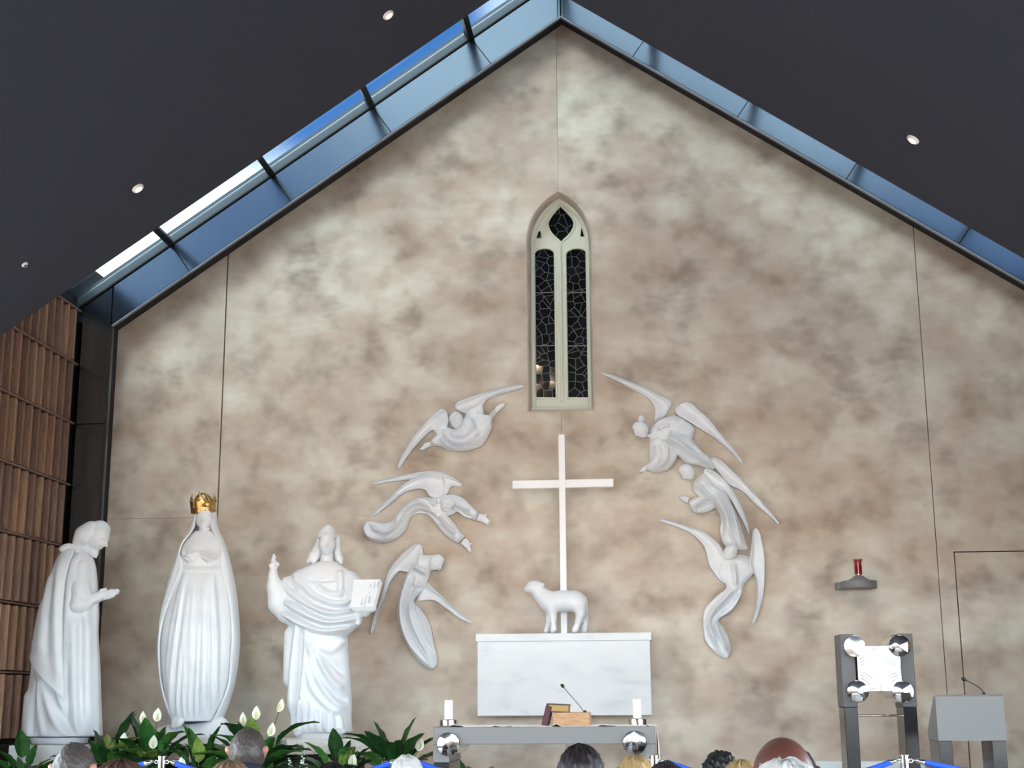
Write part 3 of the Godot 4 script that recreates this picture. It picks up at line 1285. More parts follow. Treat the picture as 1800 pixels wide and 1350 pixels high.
# ---------------------------------------------------------------- the marble altar, its cross and lamb
func marble_altar() -> void:
	var a: Array = [-0.696, 1.840, 0.723, 1.230]
	var s: Array = [-0.709, 1.889, 0.735, 1.826]
	var t := thing("hanging_altar", "long white marble altar block fixed to the plaster wall under the cross", "altar", Vector3((a[0] + a[2]) / 2, a[3], 0.0))
	var o := t.position
	var mb := MB.new()
	mb.box(Vector3(a[0], a[3], 0.0) - o, Vector3(a[2], a[1], 0.42) - o, 0.004)
	obj("block", mb, mats.altar_marble, t)
	mb = MB.new()
	mb.box(Vector3(s[0], s[3], 0.0) - o, Vector3(s[2], s[1], 0.44) - o, 0.003)
	obj("top_slab", mb, mats.altar_marble, t)
	var c: Array = [-0.420, 3.195, 0.449, 3.125]
	var y1: float = [0.013, 3.594][1]
	var x := 0.009
	t = thing("latin_cross", "plain white cross standing on the marble altar behind the lamb", "cross", Vector3(x, s[1], 0.16))
	o = t.position
	mb = MB.new()
	mb.box(Vector3(x - 0.027, s[1], 0.13) - o, Vector3(x + 0.027, y1, 0.19) - o, 0.003)
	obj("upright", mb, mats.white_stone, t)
	mb = MB.new()
	mb.box(Vector3(c[0], c[3] + 0.004, 0.131) - o, Vector3(x - 0.0272, c[1] + 0.004, 0.189) - o, 0.003)
	mb.box(Vector3(x + 0.0272, c[3] + 0.004, 0.131) - o, Vector3(c[2], c[1] + 0.004, 0.189) - o, 0.003)
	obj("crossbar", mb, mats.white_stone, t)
	# the lamb
	t = thing("lamb_statue", "white marble lamb standing on the altar slab before the cross", "statue", Vector3((Vector3(-0.016, 1.889, 0.300)).x, s[1] + 0.012, 0.30))
	var b := []
	for q in [
		[[-0.087, 0.254, 0.018, 0.258], 0.0, 0.0, 0.078, 0.08], [[0.018, 0.258, 0.123, 0.256], 0.0, 0.0, 0.08, 0.086],
		[[0.104, 0.261, 0.155, 0.223], 0.03, 0.035, 0.06, 0.055], [[0.104, 0.261, 0.155, 0.223], -0.03, -0.035, 0.06, 0.055],
		[[-0.106, 0.264, -0.157, 0.316], 0.0, 0.0, 0.074, 0.056], [[-0.153, 0.307, -0.200, 0.369], 0.0, 0.0, 0.056, 0.044],
		[[-0.195, 0.378, -0.233, 0.379], 0.0, 0.0, 0.046, 0.042], [[-0.229, 0.374, -0.277, 0.360], 0.0, 0.0, 0.038, 0.022],
		[[-0.181, 0.392, -0.133, 0.394], 0.035, 0.06, 0.016, 0.012], [[-0.181, 0.392, -0.142, 0.396], -0.035, -0.06, 0.016, 0.012],
		[[-0.068, 0.216, -0.055, 0.113], 0.045, 0.045, 0.05, 0.022], [[-0.055, 0.113, -0.051, 0.029], 0.045, 0.045, 0.021, 0.019], [[-0.051, 0.024, -0.063, 0.010], 0.045, 0.045, 0.021, 0.014],
		[[-0.082, 0.216, -0.093, 0.113], -0.045, -0.045, 0.05, 0.022], [[-0.093, 0.113, -0.111, 0.030], -0.045, -0.045, 0.021, 0.018], [[-0.111, 0.025, -0.123, 0.011], -0.045, -0.045, 0.02, 0.014],
		[[0.160, 0.223, 0.173, 0.153], 0.045, 0.05, 0.056, 0.03], [[0.173, 0.153, 0.155, 0.087], 0.05, 0.05, 0.03, 0.02], [[0.155, 0.087, 0.128, 0.022], 0.05, 0.05, 0.02, 0.018], [[0.128, 0.022, 0.116, 0.009], 0.05, 0.05, 0.02, 0.013],
		[[0.170, 0.223, 0.201, 0.134], -0.045, -0.05, 0.05, 0.026], [[0.201, 0.134, 0.200, 0.078], -0.05, -0.05, 0.024, 0.02], [[0.200, 0.078, 0.195, 0.022], -0.05, -0.05, 0.02, 0.018], [[0.195, 0.022, 0.183, 0.008], -0.05, -0.05, 0.02, 0.013],
		[[0.199, 0.270, 0.211, 0.180], 0.0, 0.0, 0.02, 0.014], [[0.211, 0.180, 0.186, 0.092], 0.0, 0.015, 0.014, 0.012]]:
		var p: Array = q[0]
		b.append([Vector3(p[0], p[1], q[1]), Vector3(p[2], p[3], q[2]), q[3], q[4]])
	mb = MB.new()
	mb.bones(b, 0.0085, 75.0)
	obj("body", mb, mats.statue_marble, t)


func deeper(k: float, list: Array) -> Array:
	for s in list:
		s[1] *= k
	return strokes(list)


func bone_list(list: Array) -> Array:
	# each: [x, y, x, y], z, z, radius, radius
	var b := []
	for q in list:
		var p: Array = q[0]
		b.append([Vector3(p[0], p[1], q[1]), Vector3(p[2], p[3], q[2]), q[3], q[4]])
	return b


func lr(a: Array, depth: Array, zc := 0.0) -> Array:
	# pairs of points on the left and right outline, with half depths
	var o := []
	for i in depth.size():
		o.append(PackedFloat32Array([(a[i * 4 + 1] + a[i * 4 + 3]) / 2, a[i * 4], a[i * 4 + 2], zc, depth[i]]))
	return o


func plinth(t: Node3D, lo: Vector3, hi: Vector3, m: Material, turn := 0.0) -> void:
	var mb := MB.new()
	mb.xf = Transform3D(Basis(Vector3.UP, turn), Vector3.ZERO)
	mb.box(lo, hi, 0.004)
	obj("plinth", mb, m, t)
	mb = MB.new()
	mb.xf = Transform3D(Basis(Vector3.UP, turn), Vector3.ZERO)
	mb.box(Vector3(lo.x + 0.04, 0.15 - t.position.y, lo.z + 0.04), Vector3(hi.x - 0.04, lo.y, hi.z - 0.04), 0.004)
	obj("stand", mb, mats.dark_stone, t)


func joseph() -> void:
	var t := thing("praying_man_statue", "white marble statue of a bowed bearded man with praying hands, beside the timber wall", "statue", Vector3(-3.951, 1.052, 1.150))
	var mb := MB.new()
	var folds := strokes([
		[0.05, 0.03] + [0.154, 0.979, 0.182, 0.630, 0.211, 0.343, 0.245, 0.038], [0.03, -0.03] + [0.211, 1.008, 0.235, 0.630, 0.255, 0.343, 0.280, 0.031],
		[0.045, 0.025] + [0.262, 0.978, 0.288, 0.629, 0.312, 0.343, 0.340, 0.038], [0.03, -0.028] + [0.139, 0.631, 0.145, 0.415, 0.173, 0.229, 0.200, 0.038],
		[0.05, 0.03] + [-0.067, 0.632, -0.019, 0.373, 0.094, 0.159, 0.256, -0.004], [0.04, -0.025] + [-0.001, 0.560, 0.052, 0.344, 0.162, 0.159, 0.285, 0.010], [0.05, 0.03] + [-0.196, 0.403, -0.196, 0.203, -0.200, 0.040],
		[0.04, -0.028] + [-0.128, 0.517, -0.118, 0.274, -0.116, 0.032], [0.045, 0.022] + [-0.088, 0.488, -0.054, 0.231, -0.003, 0.032], [0.04, 0.02] + [0.070, 0.516, 0.095, 0.372, 0.133, 0.258],
		[0.03, 0.016] + [0.169, 1.348, 0.224, 1.214, 0.258, 1.110], [0.03, 0.016] + [0.133, 1.319, 0.172, 1.185, 0.200, 1.111]])
	loft(mb, lr([-0.238, 0.043, 0.377, 0.051, -0.228, 0.217, 0.357, 0.257, -0.213, 0.432, 0.340, 0.457, -0.195, 0.648, 0.318, 0.687, -0.170, 0.851, 0.298, 0.861, -0.140, 1.012, 0.296, 0.992, -0.109, 1.174, 0.277, 1.154, -0.068, 1.336, 0.257, 1.302, -0.015, 1.447, 0.232, 1.384, 0.059, 1.501, 0.202, 1.436, 0.114, 1.527, 0.179, 1.489],
		[0.2, 0.195, 0.185, 0.175, 0.165, 0.16, 0.155, 0.14, 0.12, 0.085, 0.06]), 90, 84, folds, [[9.0, 0.012, 0.002, 2.0]])
	mb.bones(bone_list([
		[[0.168, 1.363, 0.174, 1.185], 0.07, 0.1, 0.06, 0.062], [[0.174, 1.185, 0.172, 1.060], 0.1, 0.115, 0.062, 0.056], [[0.173, 1.055, 0.226, 1.064], 0.115, 0.09, 0.056, 0.05], [[0.188, 1.052, 0.219, 1.008], 0.12, 0.1, 0.05, 0.02],
		[[0.232, 1.088, 0.304, 1.117], 0.08, 0.055, 0.028, 0.034], [[0.303, 1.124, 0.344, 1.136], 0.055, 0.05, 0.034, 0.026]]), 0.012, 60.0)
	mb.bones(bone_list([
		[[0.291, 1.122, 0.344, 1.139], 0.06, 0.05, 0.034, 0.026], [[0.335, 1.158, 0.403, 1.173], 0.05, 0.042, 0.0105, 0.0095], [[0.403, 1.173, 0.462, 1.181], 0.042, 0.034, 0.0095, 0.0075],
		[[0.339, 1.139, 0.409, 1.155], 0.052, 0.044, 0.0105, 0.0095], [[0.409, 1.155, 0.468, 1.166], 0.044, 0.036, 0.0095, 0.0075], [[0.340, 1.121, 0.407, 1.138], 0.05, 0.043, 0.0105, 0.0095], [[0.407, 1.138, 0.458, 1.150], 0.043, 0.036, 0.0095, 0.007],
		[[0.338, 1.103, 0.396, 1.119], 0.046, 0.04, 0.0095, 0.0085], [[0.396, 1.119, 0.435, 1.130], 0.04, 0.034, 0.0085, 0.0065], [[0.308, 1.146, 0.331, 1.175], 0.055, 0.05, 0.0125, 0.0105], [[0.331, 1.175, 0.367, 1.191], 0.05, 0.042, 0.0105, 0.008],
		[[0.335, 1.153, 0.467, 1.172], 0.012, 0.012, 0.012, 0.008], [[0.340, 1.131, 0.458, 1.152], 0.012, 0.012, 0.012, 0.008], [[0.307, 1.117, 0.367, 1.131], 0.015, 0.012, 0.03, 0.02]]), 0.0048, 190.0)
	# head, neck, hair and beard
	var hc: Array = [0.249, 1.609]
	mb.bones(bone_list([[[0.130, 1.475, 0.194, 1.564], 0.0, 0.0, 0.058, 0.052]]), 0.014, 60.0)
	head(mb, Vector3(hc[0], hc[1], 0.0), look(78.0, 30.0), 0.25, 0.09, 0.02, 0.08)
	mb.bones(bone_list([
		[[0.220, 1.517, 0.233, 1.488], 0.0, 0.0, 0.036, 0.032], [[0.233, 1.488, 0.248, 1.451], 0.0, 0.0, 0.03, 0.012], [[0.212, 1.653, 0.160, 1.617], 0.03, 0.04, 0.08, 0.075], [[0.160, 1.617, 0.117, 1.565], 0.04, 0.04, 0.07, 0.045],
		[[0.189, 1.646, 0.132, 1.565], -0.04, -0.04, 0.08, 0.05], [[0.117, 1.565, 0.083, 1.528], 0.03, 0.03, 0.042, 0.018], [[0.222, 1.616, 0.194, 1.564], 0.075, 0.08, 0.022, 0.016]]), 0.011, 80.0)
	obj("figure", mb, mats.statue_marble, t)
	# the cloak hangs from the shoulder and ends in a slanting hem
	var back := pairs([-0.009, 1.514, -0.051, 1.448, -0.085, 1.351, -0.122, 1.218, -0.155, 1.071, -0.181, 0.924, -0.202, 0.779, -0.217, 0.696])
	var edge := pairs([0.116, 1.505, 0.107, 1.408, 0.096, 1.289, 0.097, 1.112, 0.106, 0.921, 0.121, 0.718, 0.143, 0.515, 0.155, 0.315])
	var wide := pairs([0.202, 1.812, 0.249, 1.811, 0.264, 1.811, 0.272, 1.810, 0.280, 1.810, 0.283, 1.810, 0.286, 1.810, 0.289, 1.810])
	var dep := [0.1, 0.16, 0.2, 0.225, 0.235, 0.24, 0.243, 0.245]
	var rows := []
	for i in 8:
		var cx: float = (back[i].x + wide[i].x) / 2
		var a: float = (wide[i].x - back[i].x) / 2
		var th := acos(pow(clampf(absf(edge[i].x - cx) / a, 0.0, 1.0), 1.0 / 0.9) * signf(edge[i].x - cx))
		rows.append(PackedFloat32Array([back[i].y, edge[i].y, back[i].x, wide[i].x, 0.0, dep[i], th, TAU - th]))
	mb = MB.new()
	shell(mb, rows, 48, 64, strokes([[0.06, 0.02] + [0.025, 1.424, 0.041, 1.069, 0.073, 0.704, 0.124, 0.401], [0.06, 0.014] + [-0.053, 1.321, -0.077, 0.997, -0.084, 0.661], [0.05, -0.012] + [-0.014, 1.321, -0.019, 0.981, 0.008, 0.588], [0.05, 0.012] + [-0.123, 1.100, -0.147, 0.895, -0.155, 0.691]]), 0.014)
	var cp := []
	for q in curve2(pairs([-0.018, 1.492, 0.027, 1.517, 0.084, 1.513, 0.154, 1.460, 0.222, 1.386]), 14):
		cp.append(Vector3(q.x, q.y, 0.075 - absf(q.x - cp[0].x) * 0.15 if cp else 0.075))
	mb.tube(cp, [0.02, 0.03, 0.034, 0.035, 0.035, 0.034, 0.032, 0.03, 0.028, 0.026, 0.024, 0.022, 0.018, 0.012], 12)
	obj("cloak", mb, mats.statue_marble, t)
	# low mound and plinth
	var p: Array = [-4.187, 1.040, -3.564, 0.888]
	var lo := Vector3(p[0], p[3], 0.87) - t.position
	var hi := Vector3(p[2], p[1], 1.43) - t.position
	mb = MB.new()
	loft(mb, lr([-0.17, hi.y, 0.26, hi.y, -0.18, 0.02, 0.265, 0.02, -0.2, 0.043, 0.27, 0.043], [0.17, 0.175, 0.18]), 5, 40, [])
	obj("ground", mb, mats.statue_marble, t)
	plinth(t, lo, hi, mats.statue_marble)


func cloak_rows(a: Array, dep: Array, zc := 0.0, p := 0.9) -> Array:
	# a: points outer left, inner left, inner right, outer right for each height
	var o := []
	for i in dep.size():
		var q: Array = a.slice(i * 8, i * 8 + 8)
		var cx: float = (q[0] + q[6]) / 2
		var w: float = (q[6] - q[0]) / 2
		var l := clampf((q[2] - cx) / w, -0.99, 0.99)
		var r := clampf((q[4] - cx) / w, -0.99, 0.99)
		var tl := acos(pow(absf(l), 1.0 / p) * signf(l))
		var tr := acos(pow(absf(r), 1.0 / p) * signf(r))
		var y: float = (q[1] + q[3] + q[5] + q[7]) / 4
		o.append(PackedFloat32Array([y, y, q[0], q[6], zc, dep[i], tr, tl - TAU]))
	return o


func mary() -> void:
	var t := thing("crowned_woman_statue", "tall white marble statue of a crowned woman in a long almond-shaped cloak", "statue", Vector3(-2.838, 1.046, 1.050))
	var mb := MB.new()
	var folds := deeper(1.5, [
		[0.03, 0.024] + [-0.071, 1.332, -0.133, 0.807, -0.175, 0.169], [0.026, 0.022] + [-0.041, 1.332, -0.084, 0.698, -0.114, 0.169], [0.024, 0.02] + [-0.015, 1.324, -0.042, 0.697, -0.066, 0.169], [0.024, 0.022] + [0.011, 1.323, 0.003, 0.697, -0.018, 0.169],
		[0.024, 0.02] + [0.036, 1.323, 0.049, 0.696, 0.030, 0.169], [0.026, 0.024] + [0.061, 1.322, 0.091, 0.696, 0.078, 0.176], [0.03, 0.026] + [0.086, 1.330, 0.131, 0.773, 0.128, 0.206], [0.03, 0.024] + [0.116, 1.330, 0.180, 0.804, 0.176, 0.266], [0.03, 0.02] + [-0.097, 1.333, -0.175, 0.838, -0.201, 0.314],
		[0.012, 0.014] + [-0.126, 1.360, -0.052, 1.346, 0.030, 1.342, 0.112, 1.347, 0.173, 1.359], [0.018, 0.016] + [-0.159, 1.525, -0.114, 1.449, -0.056, 1.448, 0.008, 1.473, 0.075, 1.443, 0.132, 1.445, 0.164, 1.512], [0.012, -0.01] + [-0.132, 1.492, -0.080, 1.428, 0.009, 1.454, 0.101, 1.420, 0.147, 1.480],
		[0.06, 0.02] + [-0.095, 1.404, -0.064, 1.444, -0.035, 1.403], [0.06, 0.02] + [0.057, 1.402, 0.088, 1.441, 0.113, 1.401]])
	loft(mb, lr([-0.193, 0.157, 0.148, 0.167, -0.244, 0.330, 0.225, 0.335, -0.289, 0.529, 0.271, 0.541, -0.321, 0.777, 0.291, 0.772, -0.301, 1.012, 0.280, 1.005, -0.273, 1.185, 0.255, 1.178, -0.231, 1.319, 0.221, 1.312, -0.202, 1.406, 0.199, 1.400, -0.187, 1.493, 0.178, 1.496, -0.160, 1.562, 0.159, 1.555, -0.123, 1.612, 0.121, 1.608, -0.082, 1.654, 0.079, 1.651],
		[0.12, 0.155, 0.18, 0.185, 0.175, 0.16, 0.14, 0.14, 0.12, 0.1, 0.08, 0.062], 0.02), 100, 110, folds)
	var hc: Array = [0.006, 1.749]
	mb.bones(bone_list([[[0.010, 1.578, 0.009, 1.687], 0.03, 0.035, 0.06, 0.046]]), 0.014, 60.0)
	head(mb, Vector3(hc[0], hc[1], 0.05), look(9.0, 8.0), 0.2)
	mb.bones(bone_list([[[-0.134, 0.162, -0.141, 0.128], 0.12, 0.14, 0.035, 0.025], [[-0.087, 0.169, -0.093, 0.143], 0.13, 0.15, 0.03, 0.02]]), 0.012, 60.0)
	obj("figure", mb, mats.statue_marble, t)
	mb = MB.new()
	shell(mb, cloak_rows([-0.083, 1.821, -0.053, 1.821, 0.056, 1.819, 0.076, 1.818, -0.094, 1.773, -0.071, 1.773, 0.068, 1.770, 0.087, 1.770, -0.126, 1.685, -0.067, 1.684, 0.078, 1.681, 0.104, 1.681, -0.181, 1.581, -0.132, 1.580, 0.132, 1.576, 0.155, 1.576, -0.220, 1.494, -0.164, 1.493, 0.165, 1.488, 0.188, 1.487, -0.253, 1.359, -0.134, 1.357, 0.174, 1.353, 0.229, 1.352, -0.296, 1.153, -0.206, 1.152, 0.240, 1.146, 0.275, 1.146, -0.331, 0.902, -0.269, 0.902, 0.279, 0.896, 0.305, 0.896, -0.339, 0.700, -0.288, 0.699, 0.287, 0.694, 0.311, 0.694, -0.302, 0.468, -0.283, 0.468, 0.274, 0.464, 0.288, 0.464, -0.262, 0.314, -0.233, 0.314, 0.229, 0.312, 0.251, 0.312, -0.204, 0.170, -0.165, 0.169, 0.155, 0.168, 0.196, 0.168, -0.142, 0.086, -0.110, 0.086, 0.069, 0.085, 0.114, 0.085, -0.104, 0.033, -0.088, 0.033, -0.024, 0.033, 0.008, 0.033],
		[0.085, 0.1, 0.115, 0.13, 0.145, 0.165, 0.2, 0.23, 0.235, 0.22, 0.19, 0.15, 0.1, 0.05], 0.0), 110, 80,
		strokes([[0.03, 0.014] + [-0.123, 1.645, -0.192, 1.374, -0.266, 1.027, -0.297, 0.622], [0.03, 0.012] + [0.125, 1.608, 0.219, 1.320, 0.288, 0.927, 0.303, 0.617], [0.022, 0.01] + [-0.219, 1.406, -0.269, 1.153, -0.302, 0.839], [0.02, -0.012] + [-0.161, 1.517, -0.128, 1.405, -0.121, 1.357], [0.02, -0.012] + [0.164, 1.512, 0.155, 1.400, 0.161, 1.353]]), 0.016)
	obj("cloak", mb, mats.statue_marble, t)
	# a bank of cloud under her feet
	mb = MB.new()
	mb.bones(bone_list([
		[[-0.343, -0.001, -0.281, 0.056], 0.02, 0.02, 0.02, 0.04], [[-0.281, 0.049, -0.210, 0.068], 0.02, 0.05, 0.045, 0.05], [[-0.209, 0.059, -0.135, 0.011], 0.05, 0.08, 0.05, 0.045], [[-0.135, 0.008, -0.007, 0.003], 0.08, 0.1, 0.045, 0.05], [[-0.007, 0.007, 0.118, 0.067], 0.1, 0.08, 0.05, 0.06],
		[[0.118, 0.067, 0.186, 0.138], 0.08, 0.02, 0.055, 0.045], [[0.187, 0.127, 0.237, 0.067], 0.02, 0.02, 0.055, 0.045], [[0.237, 0.067, 0.260, 0.009], 0.02, 0.02, 0.045, 0.03], [[-0.199, 0.011, 0.216, 0.010], 0.0, 0.0, 0.1, 0.1], [[-0.151, 0.011, 0.183, 0.025], -0.1, -0.1, 0.09, 0.09], [[-0.073, 0.041, 0.086, 0.055], 0.0, 0.0, 0.09, 0.1]]), 0.014, 45.0)
	obj("cloud", mb, mats.statue_marble, t)
	var p: Array = [-3.101, 1.047, -2.550, 0.907]
	plinth(t, Vector3(p[0], p[3], 0.77) - t.position, Vector3(p[2], p[1], 1.33) - t.position, mats.statue_marble)
	# crown
	var c: Array = [-0.119, 1.802, 0.088, 1.805, -0.013, 1.966]
	var k := thing("gold_crown", "jewelled gold crown on the head of the tall marble woman", "crown", t.position + Vector3((c[0] + c[2]) / 2 - 0.002, (c[1] + c[3]) / 2, 0.02))
	k.rotation = Vector3(deg_to_rad(6), 0, deg_to_rad(1.0))
	var r: float = (c[2] - c[0]) / 2 * 0.97
	mb = MB.new()
	mb.lathe([[r * 0.9, -0.004], [r * 0.93, 0.0], [r * 0.97, 0.004], [r * 0.98, 0.034], [r * 1.01, 0.036], [r * 1.01, 0.044], [r * 0.97, 0.046], [r * 0.93, 0.046], [r * 0.9, 0.0], [r * 0.9, -0.004]], 48)
	obj("band", mb, mats.gold, k)
	var h: float = c[5] - c[1]
	for i in 8:
		var big := i % 2 == 0
		var y1: float = h * (0.9 if big else 0.66) + (0.012 if i == 0 else 0.0)
		var w: float = r * (0.42 if big else 0.3)
		mb = MB.new()
		mb.xf = Transform3D(Basis(Vector3.UP, TAU * i / 8.0), Vector3.ZERO)
		# a leaf-shaped point that leans outwards and then in
		var rows := []
		for j in 9:
			var v := j / 8.0
			var ww: float = w * [0.7, 0.62, 0.7, 0.95, 1.0, 0.8, 0.55, 0.4, 0.05][j]
			var row := PackedVector3Array()
			for f in [1.0, -1.0]:
				for g in 7:
					var u: float = (g / 6.0 * 2.0 - 1.0) * f
					var an: float = u * ww / r
					var rad := r * (0.98 + 0.12 * sin(v * PI * 0.8) - 0.1 * v) - (0.0 if f > 0 else 0.005)
					row.append(Vector3(sin(an) * rad, 0.04 + (y1 - 0.04) * v - absf(u) * 0.006, cos(an) * rad))
			rows.append(row)
		mb.grid(rows, true)
		mb.ball(Vector3(0, y1 + 0.004, r * 0.9), Vector3.ONE * 0.007, 8)
		var pt := obj("fleuron", mb, mats.gold, k)
		for g in ([[0.0, 0.5, 0.008], [0.35, 0.56, 0.004], [-0.35, 0.56, 0.004], [0.0, 0.78, 0.004]] if big else [[0.0, 0.6, 0.005]]):
			mb = MB.new()
			mb.xf = Transform3D(Basis(Vector3.UP, TAU * i / 8.0), Vector3.ZERO)
			mb.ball(Vector3(g[0] * w, 0.04 + (y1 - 0.04) * g[1], r * 1.06), Vector3(g[2], g[2], g[2] * 0.6), 8)
			obj("jewel", mb, mats.ruby if g[2] > 0.006 else mats.dark_gem, pt)
	for i in 16:
		mb = MB.new()
		mb.xf = Transform3D(Basis(Vector3.UP, TAU * (i + 0.25) / 16.0), Vector3.ZERO)
		mb.ball(Vector3(0, 0.02, r * 0.985), Vector3(0.005, 0.005, 0.004), 8)
		obj("jewel", mb, mats.dark_gem if i % 2 else mats.ruby, k)
	mb = MB.new()
	for i in 4:
		var pts := []
		for j in 9:
			var v := j / 8.0
			pts.append(Vector3(0, 0.04 + (h - 0.045) * sin(v * PI / 2), cos(v * PI / 2) * r * 0.9).rotated(Vector3.UP, TAU * (i + 0.5) / 4.0))
		mb.tube(pts, [0.006], 6)
	obj("arches", mb, mats.gold, k)


func bishop() -> void:
	var t := thing("mitred_man_statue", "white marble statue of a mitred man raising one hand and holding an open book", "statue", Vector3(-1.864, 1.075, 0.950))
	var mb := MB.new()
	var folds := deeper(1.3, [
		[0.035, 0.028] + [-0.170, 0.915, -0.204, 0.581, -0.229, 0.130], [0.03, -0.026] + [-0.136, 0.872, -0.153, 0.540, -0.176, 0.102], [0.03, 0.024] + [-0.107, 0.872, -0.111, 0.581, -0.143, 0.089], [0.045, 0.034] + [-0.081, 0.802, -0.024, 0.539, 0.111, 0.291, 0.225, 0.223], [0.04, -0.026] + [-0.055, 0.663, 0.021, 0.469, 0.153, 0.318, 0.231, 0.290],
		[0.04, 0.03] + [-0.012, 0.649, 0.078, 0.469, 0.194, 0.359], [0.035, -0.024] + [0.001, 0.690, 0.104, 0.579, 0.206, 0.468], [0.035, 0.026] + [0.186, 0.758, 0.088, 0.669, -0.013, 0.690], [0.03, 0.022] + [-0.090, 0.622, -0.049, 0.401, 0.083, 0.237, 0.183, 0.196], [0.04, 0.026] + [-0.270, 0.874, -0.269, 0.582, -0.268, 0.375],
		[0.02, 0.022] + [-0.196, 0.306, -0.199, 0.170, -0.199, 0.048], [0.02, 0.022] + [-0.146, 0.306, -0.148, 0.170, -0.146, 0.048], [0.02, 0.022] + [-0.097, 0.320, -0.097, 0.170, -0.096, 0.048], [0.02, 0.022] + [-0.046, 0.292, -0.046, 0.170, -0.043, 0.048], [0.02, 0.022] + [0.005, 0.251, 0.007, 0.156, 0.010, 0.048],
		[0.02, 0.022] + [0.058, 0.223, 0.063, 0.142, 0.068, 0.047], [0.02, 0.02] + [0.113, 0.196, 0.122, 0.115, 0.127, 0.047], [0.02, 0.02] + [0.170, 0.182, 0.182, 0.114, 0.187, 0.047]])
	loft(mb, lr([-0.216, 0.046, 0.246, 0.044, -0.230, 0.143, 0.235, 0.155, -0.267, 0.334, 0.232, 0.304, -0.284, 0.513, 0.215, 0.468, -0.287, 0.721, 0.197, 0.661, -0.285, 0.902, 0.188, 0.813, -0.264, 1.014, 0.211, 0.925, -0.219, 1.112, 0.208, 1.065, -0.179, 1.225, 0.206, 1.205, -0.123, 1.316, 0.157, 1.305, -0.044, 1.358, 0.087, 1.356],
		[0.185, 0.18, 0.18, 0.175, 0.17, 0.165, 0.16, 0.15, 0.14, 0.1, 0.055]), 100, 100, folds)
	# neck, head, hair
	var hc: Array = [0.022, 1.509]
	mb.bones(bone_list([[[0.017, 1.350, 0.020, 1.456], 0.02, 0.03, 0.058, 0.046]]), 0.014, 60.0)
	head(mb, Vector3(hc[0], hc[1], 0.06), look(14.0, 4.0), 0.19)
	mb.bones(bone_list([
		[[-0.055, 1.551, -0.073, 1.472], -0.02, -0.01, 0.026, 0.03], [[-0.073, 1.472, -0.101, 1.423], -0.01, 0.01, 0.03, 0.03], [[-0.101, 1.423, -0.141, 1.375], 0.02, 0.02, 0.028, 0.012], [[-0.064, 1.451, -0.088, 1.373], 0.0, 0.03, 0.03, 0.018],
		[[0.085, 1.541, 0.093, 1.455], -0.03, -0.02, 0.018, 0.024], [[0.093, 1.455, 0.115, 1.402], -0.02, 0.0, 0.024, 0.026], [[0.115, 1.402, 0.133, 1.365], 0.01, 0.02, 0.024, 0.012], [[-0.020, 1.564, -0.031, 1.393], -0.06, -0.06, 0.05, 0.05], [[0.060, 1.563, 0.071, 1.392], -0.06, -0.06, 0.05, 0.04]]), 0.009, 90.0)
	# raised arm with two fingers up, the other arm under the book
	mb.bones(bone_list([
		[[-0.179, 1.225, -0.299, 1.113], 0.02, 0.06, 0.1, 0.085], [[-0.299, 1.113, -0.352, 1.043], 0.06, 0.09, 0.085, 0.075], [[-0.355, 1.043, -0.381, 1.171], 0.09, 0.13, 0.07, 0.048], [[-0.381, 1.171, -0.388, 1.253], 0.13, 0.15, 0.046, 0.03], [[-0.388, 1.253, -0.385, 1.306], 0.15, 0.16, 0.027, 0.026],
		[[-0.366, 1.156, -0.294, 0.958], 0.1, 0.08, 0.05, 0.06], [[-0.294, 0.958, -0.206, 0.915], 0.08, 0.08, 0.055, 0.05],
		[[0.191, 1.206, 0.294, 1.106], 0.02, 0.1, 0.1, 0.085], [[0.294, 1.106, 0.367, 1.021], 0.1, 0.13, 0.085, 0.055], [[0.295, 1.035, 0.354, 0.965], 0.08, 0.1, 0.07, 0.035], [[0.239, 0.980, 0.291, 0.889], 0.06, 0.08, 0.06, 0.025], [[0.367, 1.021, 0.425, 0.989], 0.13, 0.14, 0.03, 0.022]]), 0.013, 55.0)
	mb.bones(bone_list([
		[[-0.388, 1.291, -0.382, 1.330], 0.155, 0.16, 0.026, 0.027], [[-0.394, 1.339, -0.396, 1.377], 0.16, 0.16, 0.0105, 0.01], [[-0.396, 1.377, -0.386, 1.427], 0.16, 0.155, 0.0095, 0.0075], [[-0.380, 1.338, -0.381, 1.373], 0.162, 0.165, 0.0105, 0.01], [[-0.381, 1.373, -0.372, 1.410], 0.165, 0.16, 0.0095, 0.0075],
		[[-0.367, 1.335, -0.361, 1.358], 0.162, 0.17, 0.01, 0.0095], [[-0.361, 1.358, -0.353, 1.341], 0.17, 0.185, 0.009, 0.008], [[-0.358, 1.329, -0.347, 1.349], 0.16, 0.165, 0.0095, 0.009], [[-0.347, 1.349, -0.338, 1.338], 0.165, 0.18, 0.0085, 0.0075],
		[[-0.396, 1.316, -0.402, 1.339], 0.17, 0.182, 0.012, 0.0105], [[-0.402, 1.339, -0.385, 1.353], 0.182, 0.19, 0.0105, 0.0085]]), 0.0048, 190.0)
	# foot under the hem
	mb.bones(bone_list([[[0.144, 0.047, 0.215, 0.052], 0.12, 0.2, 0.034, 0.024], [[-0.139, 0.043, -0.150, 0.040], 0.12, 0.2, 0.03, 0.022]]), 0.012, 60.0)
	obj("figure", mb, mats.statue_marble, t)
	mb = MB.new()
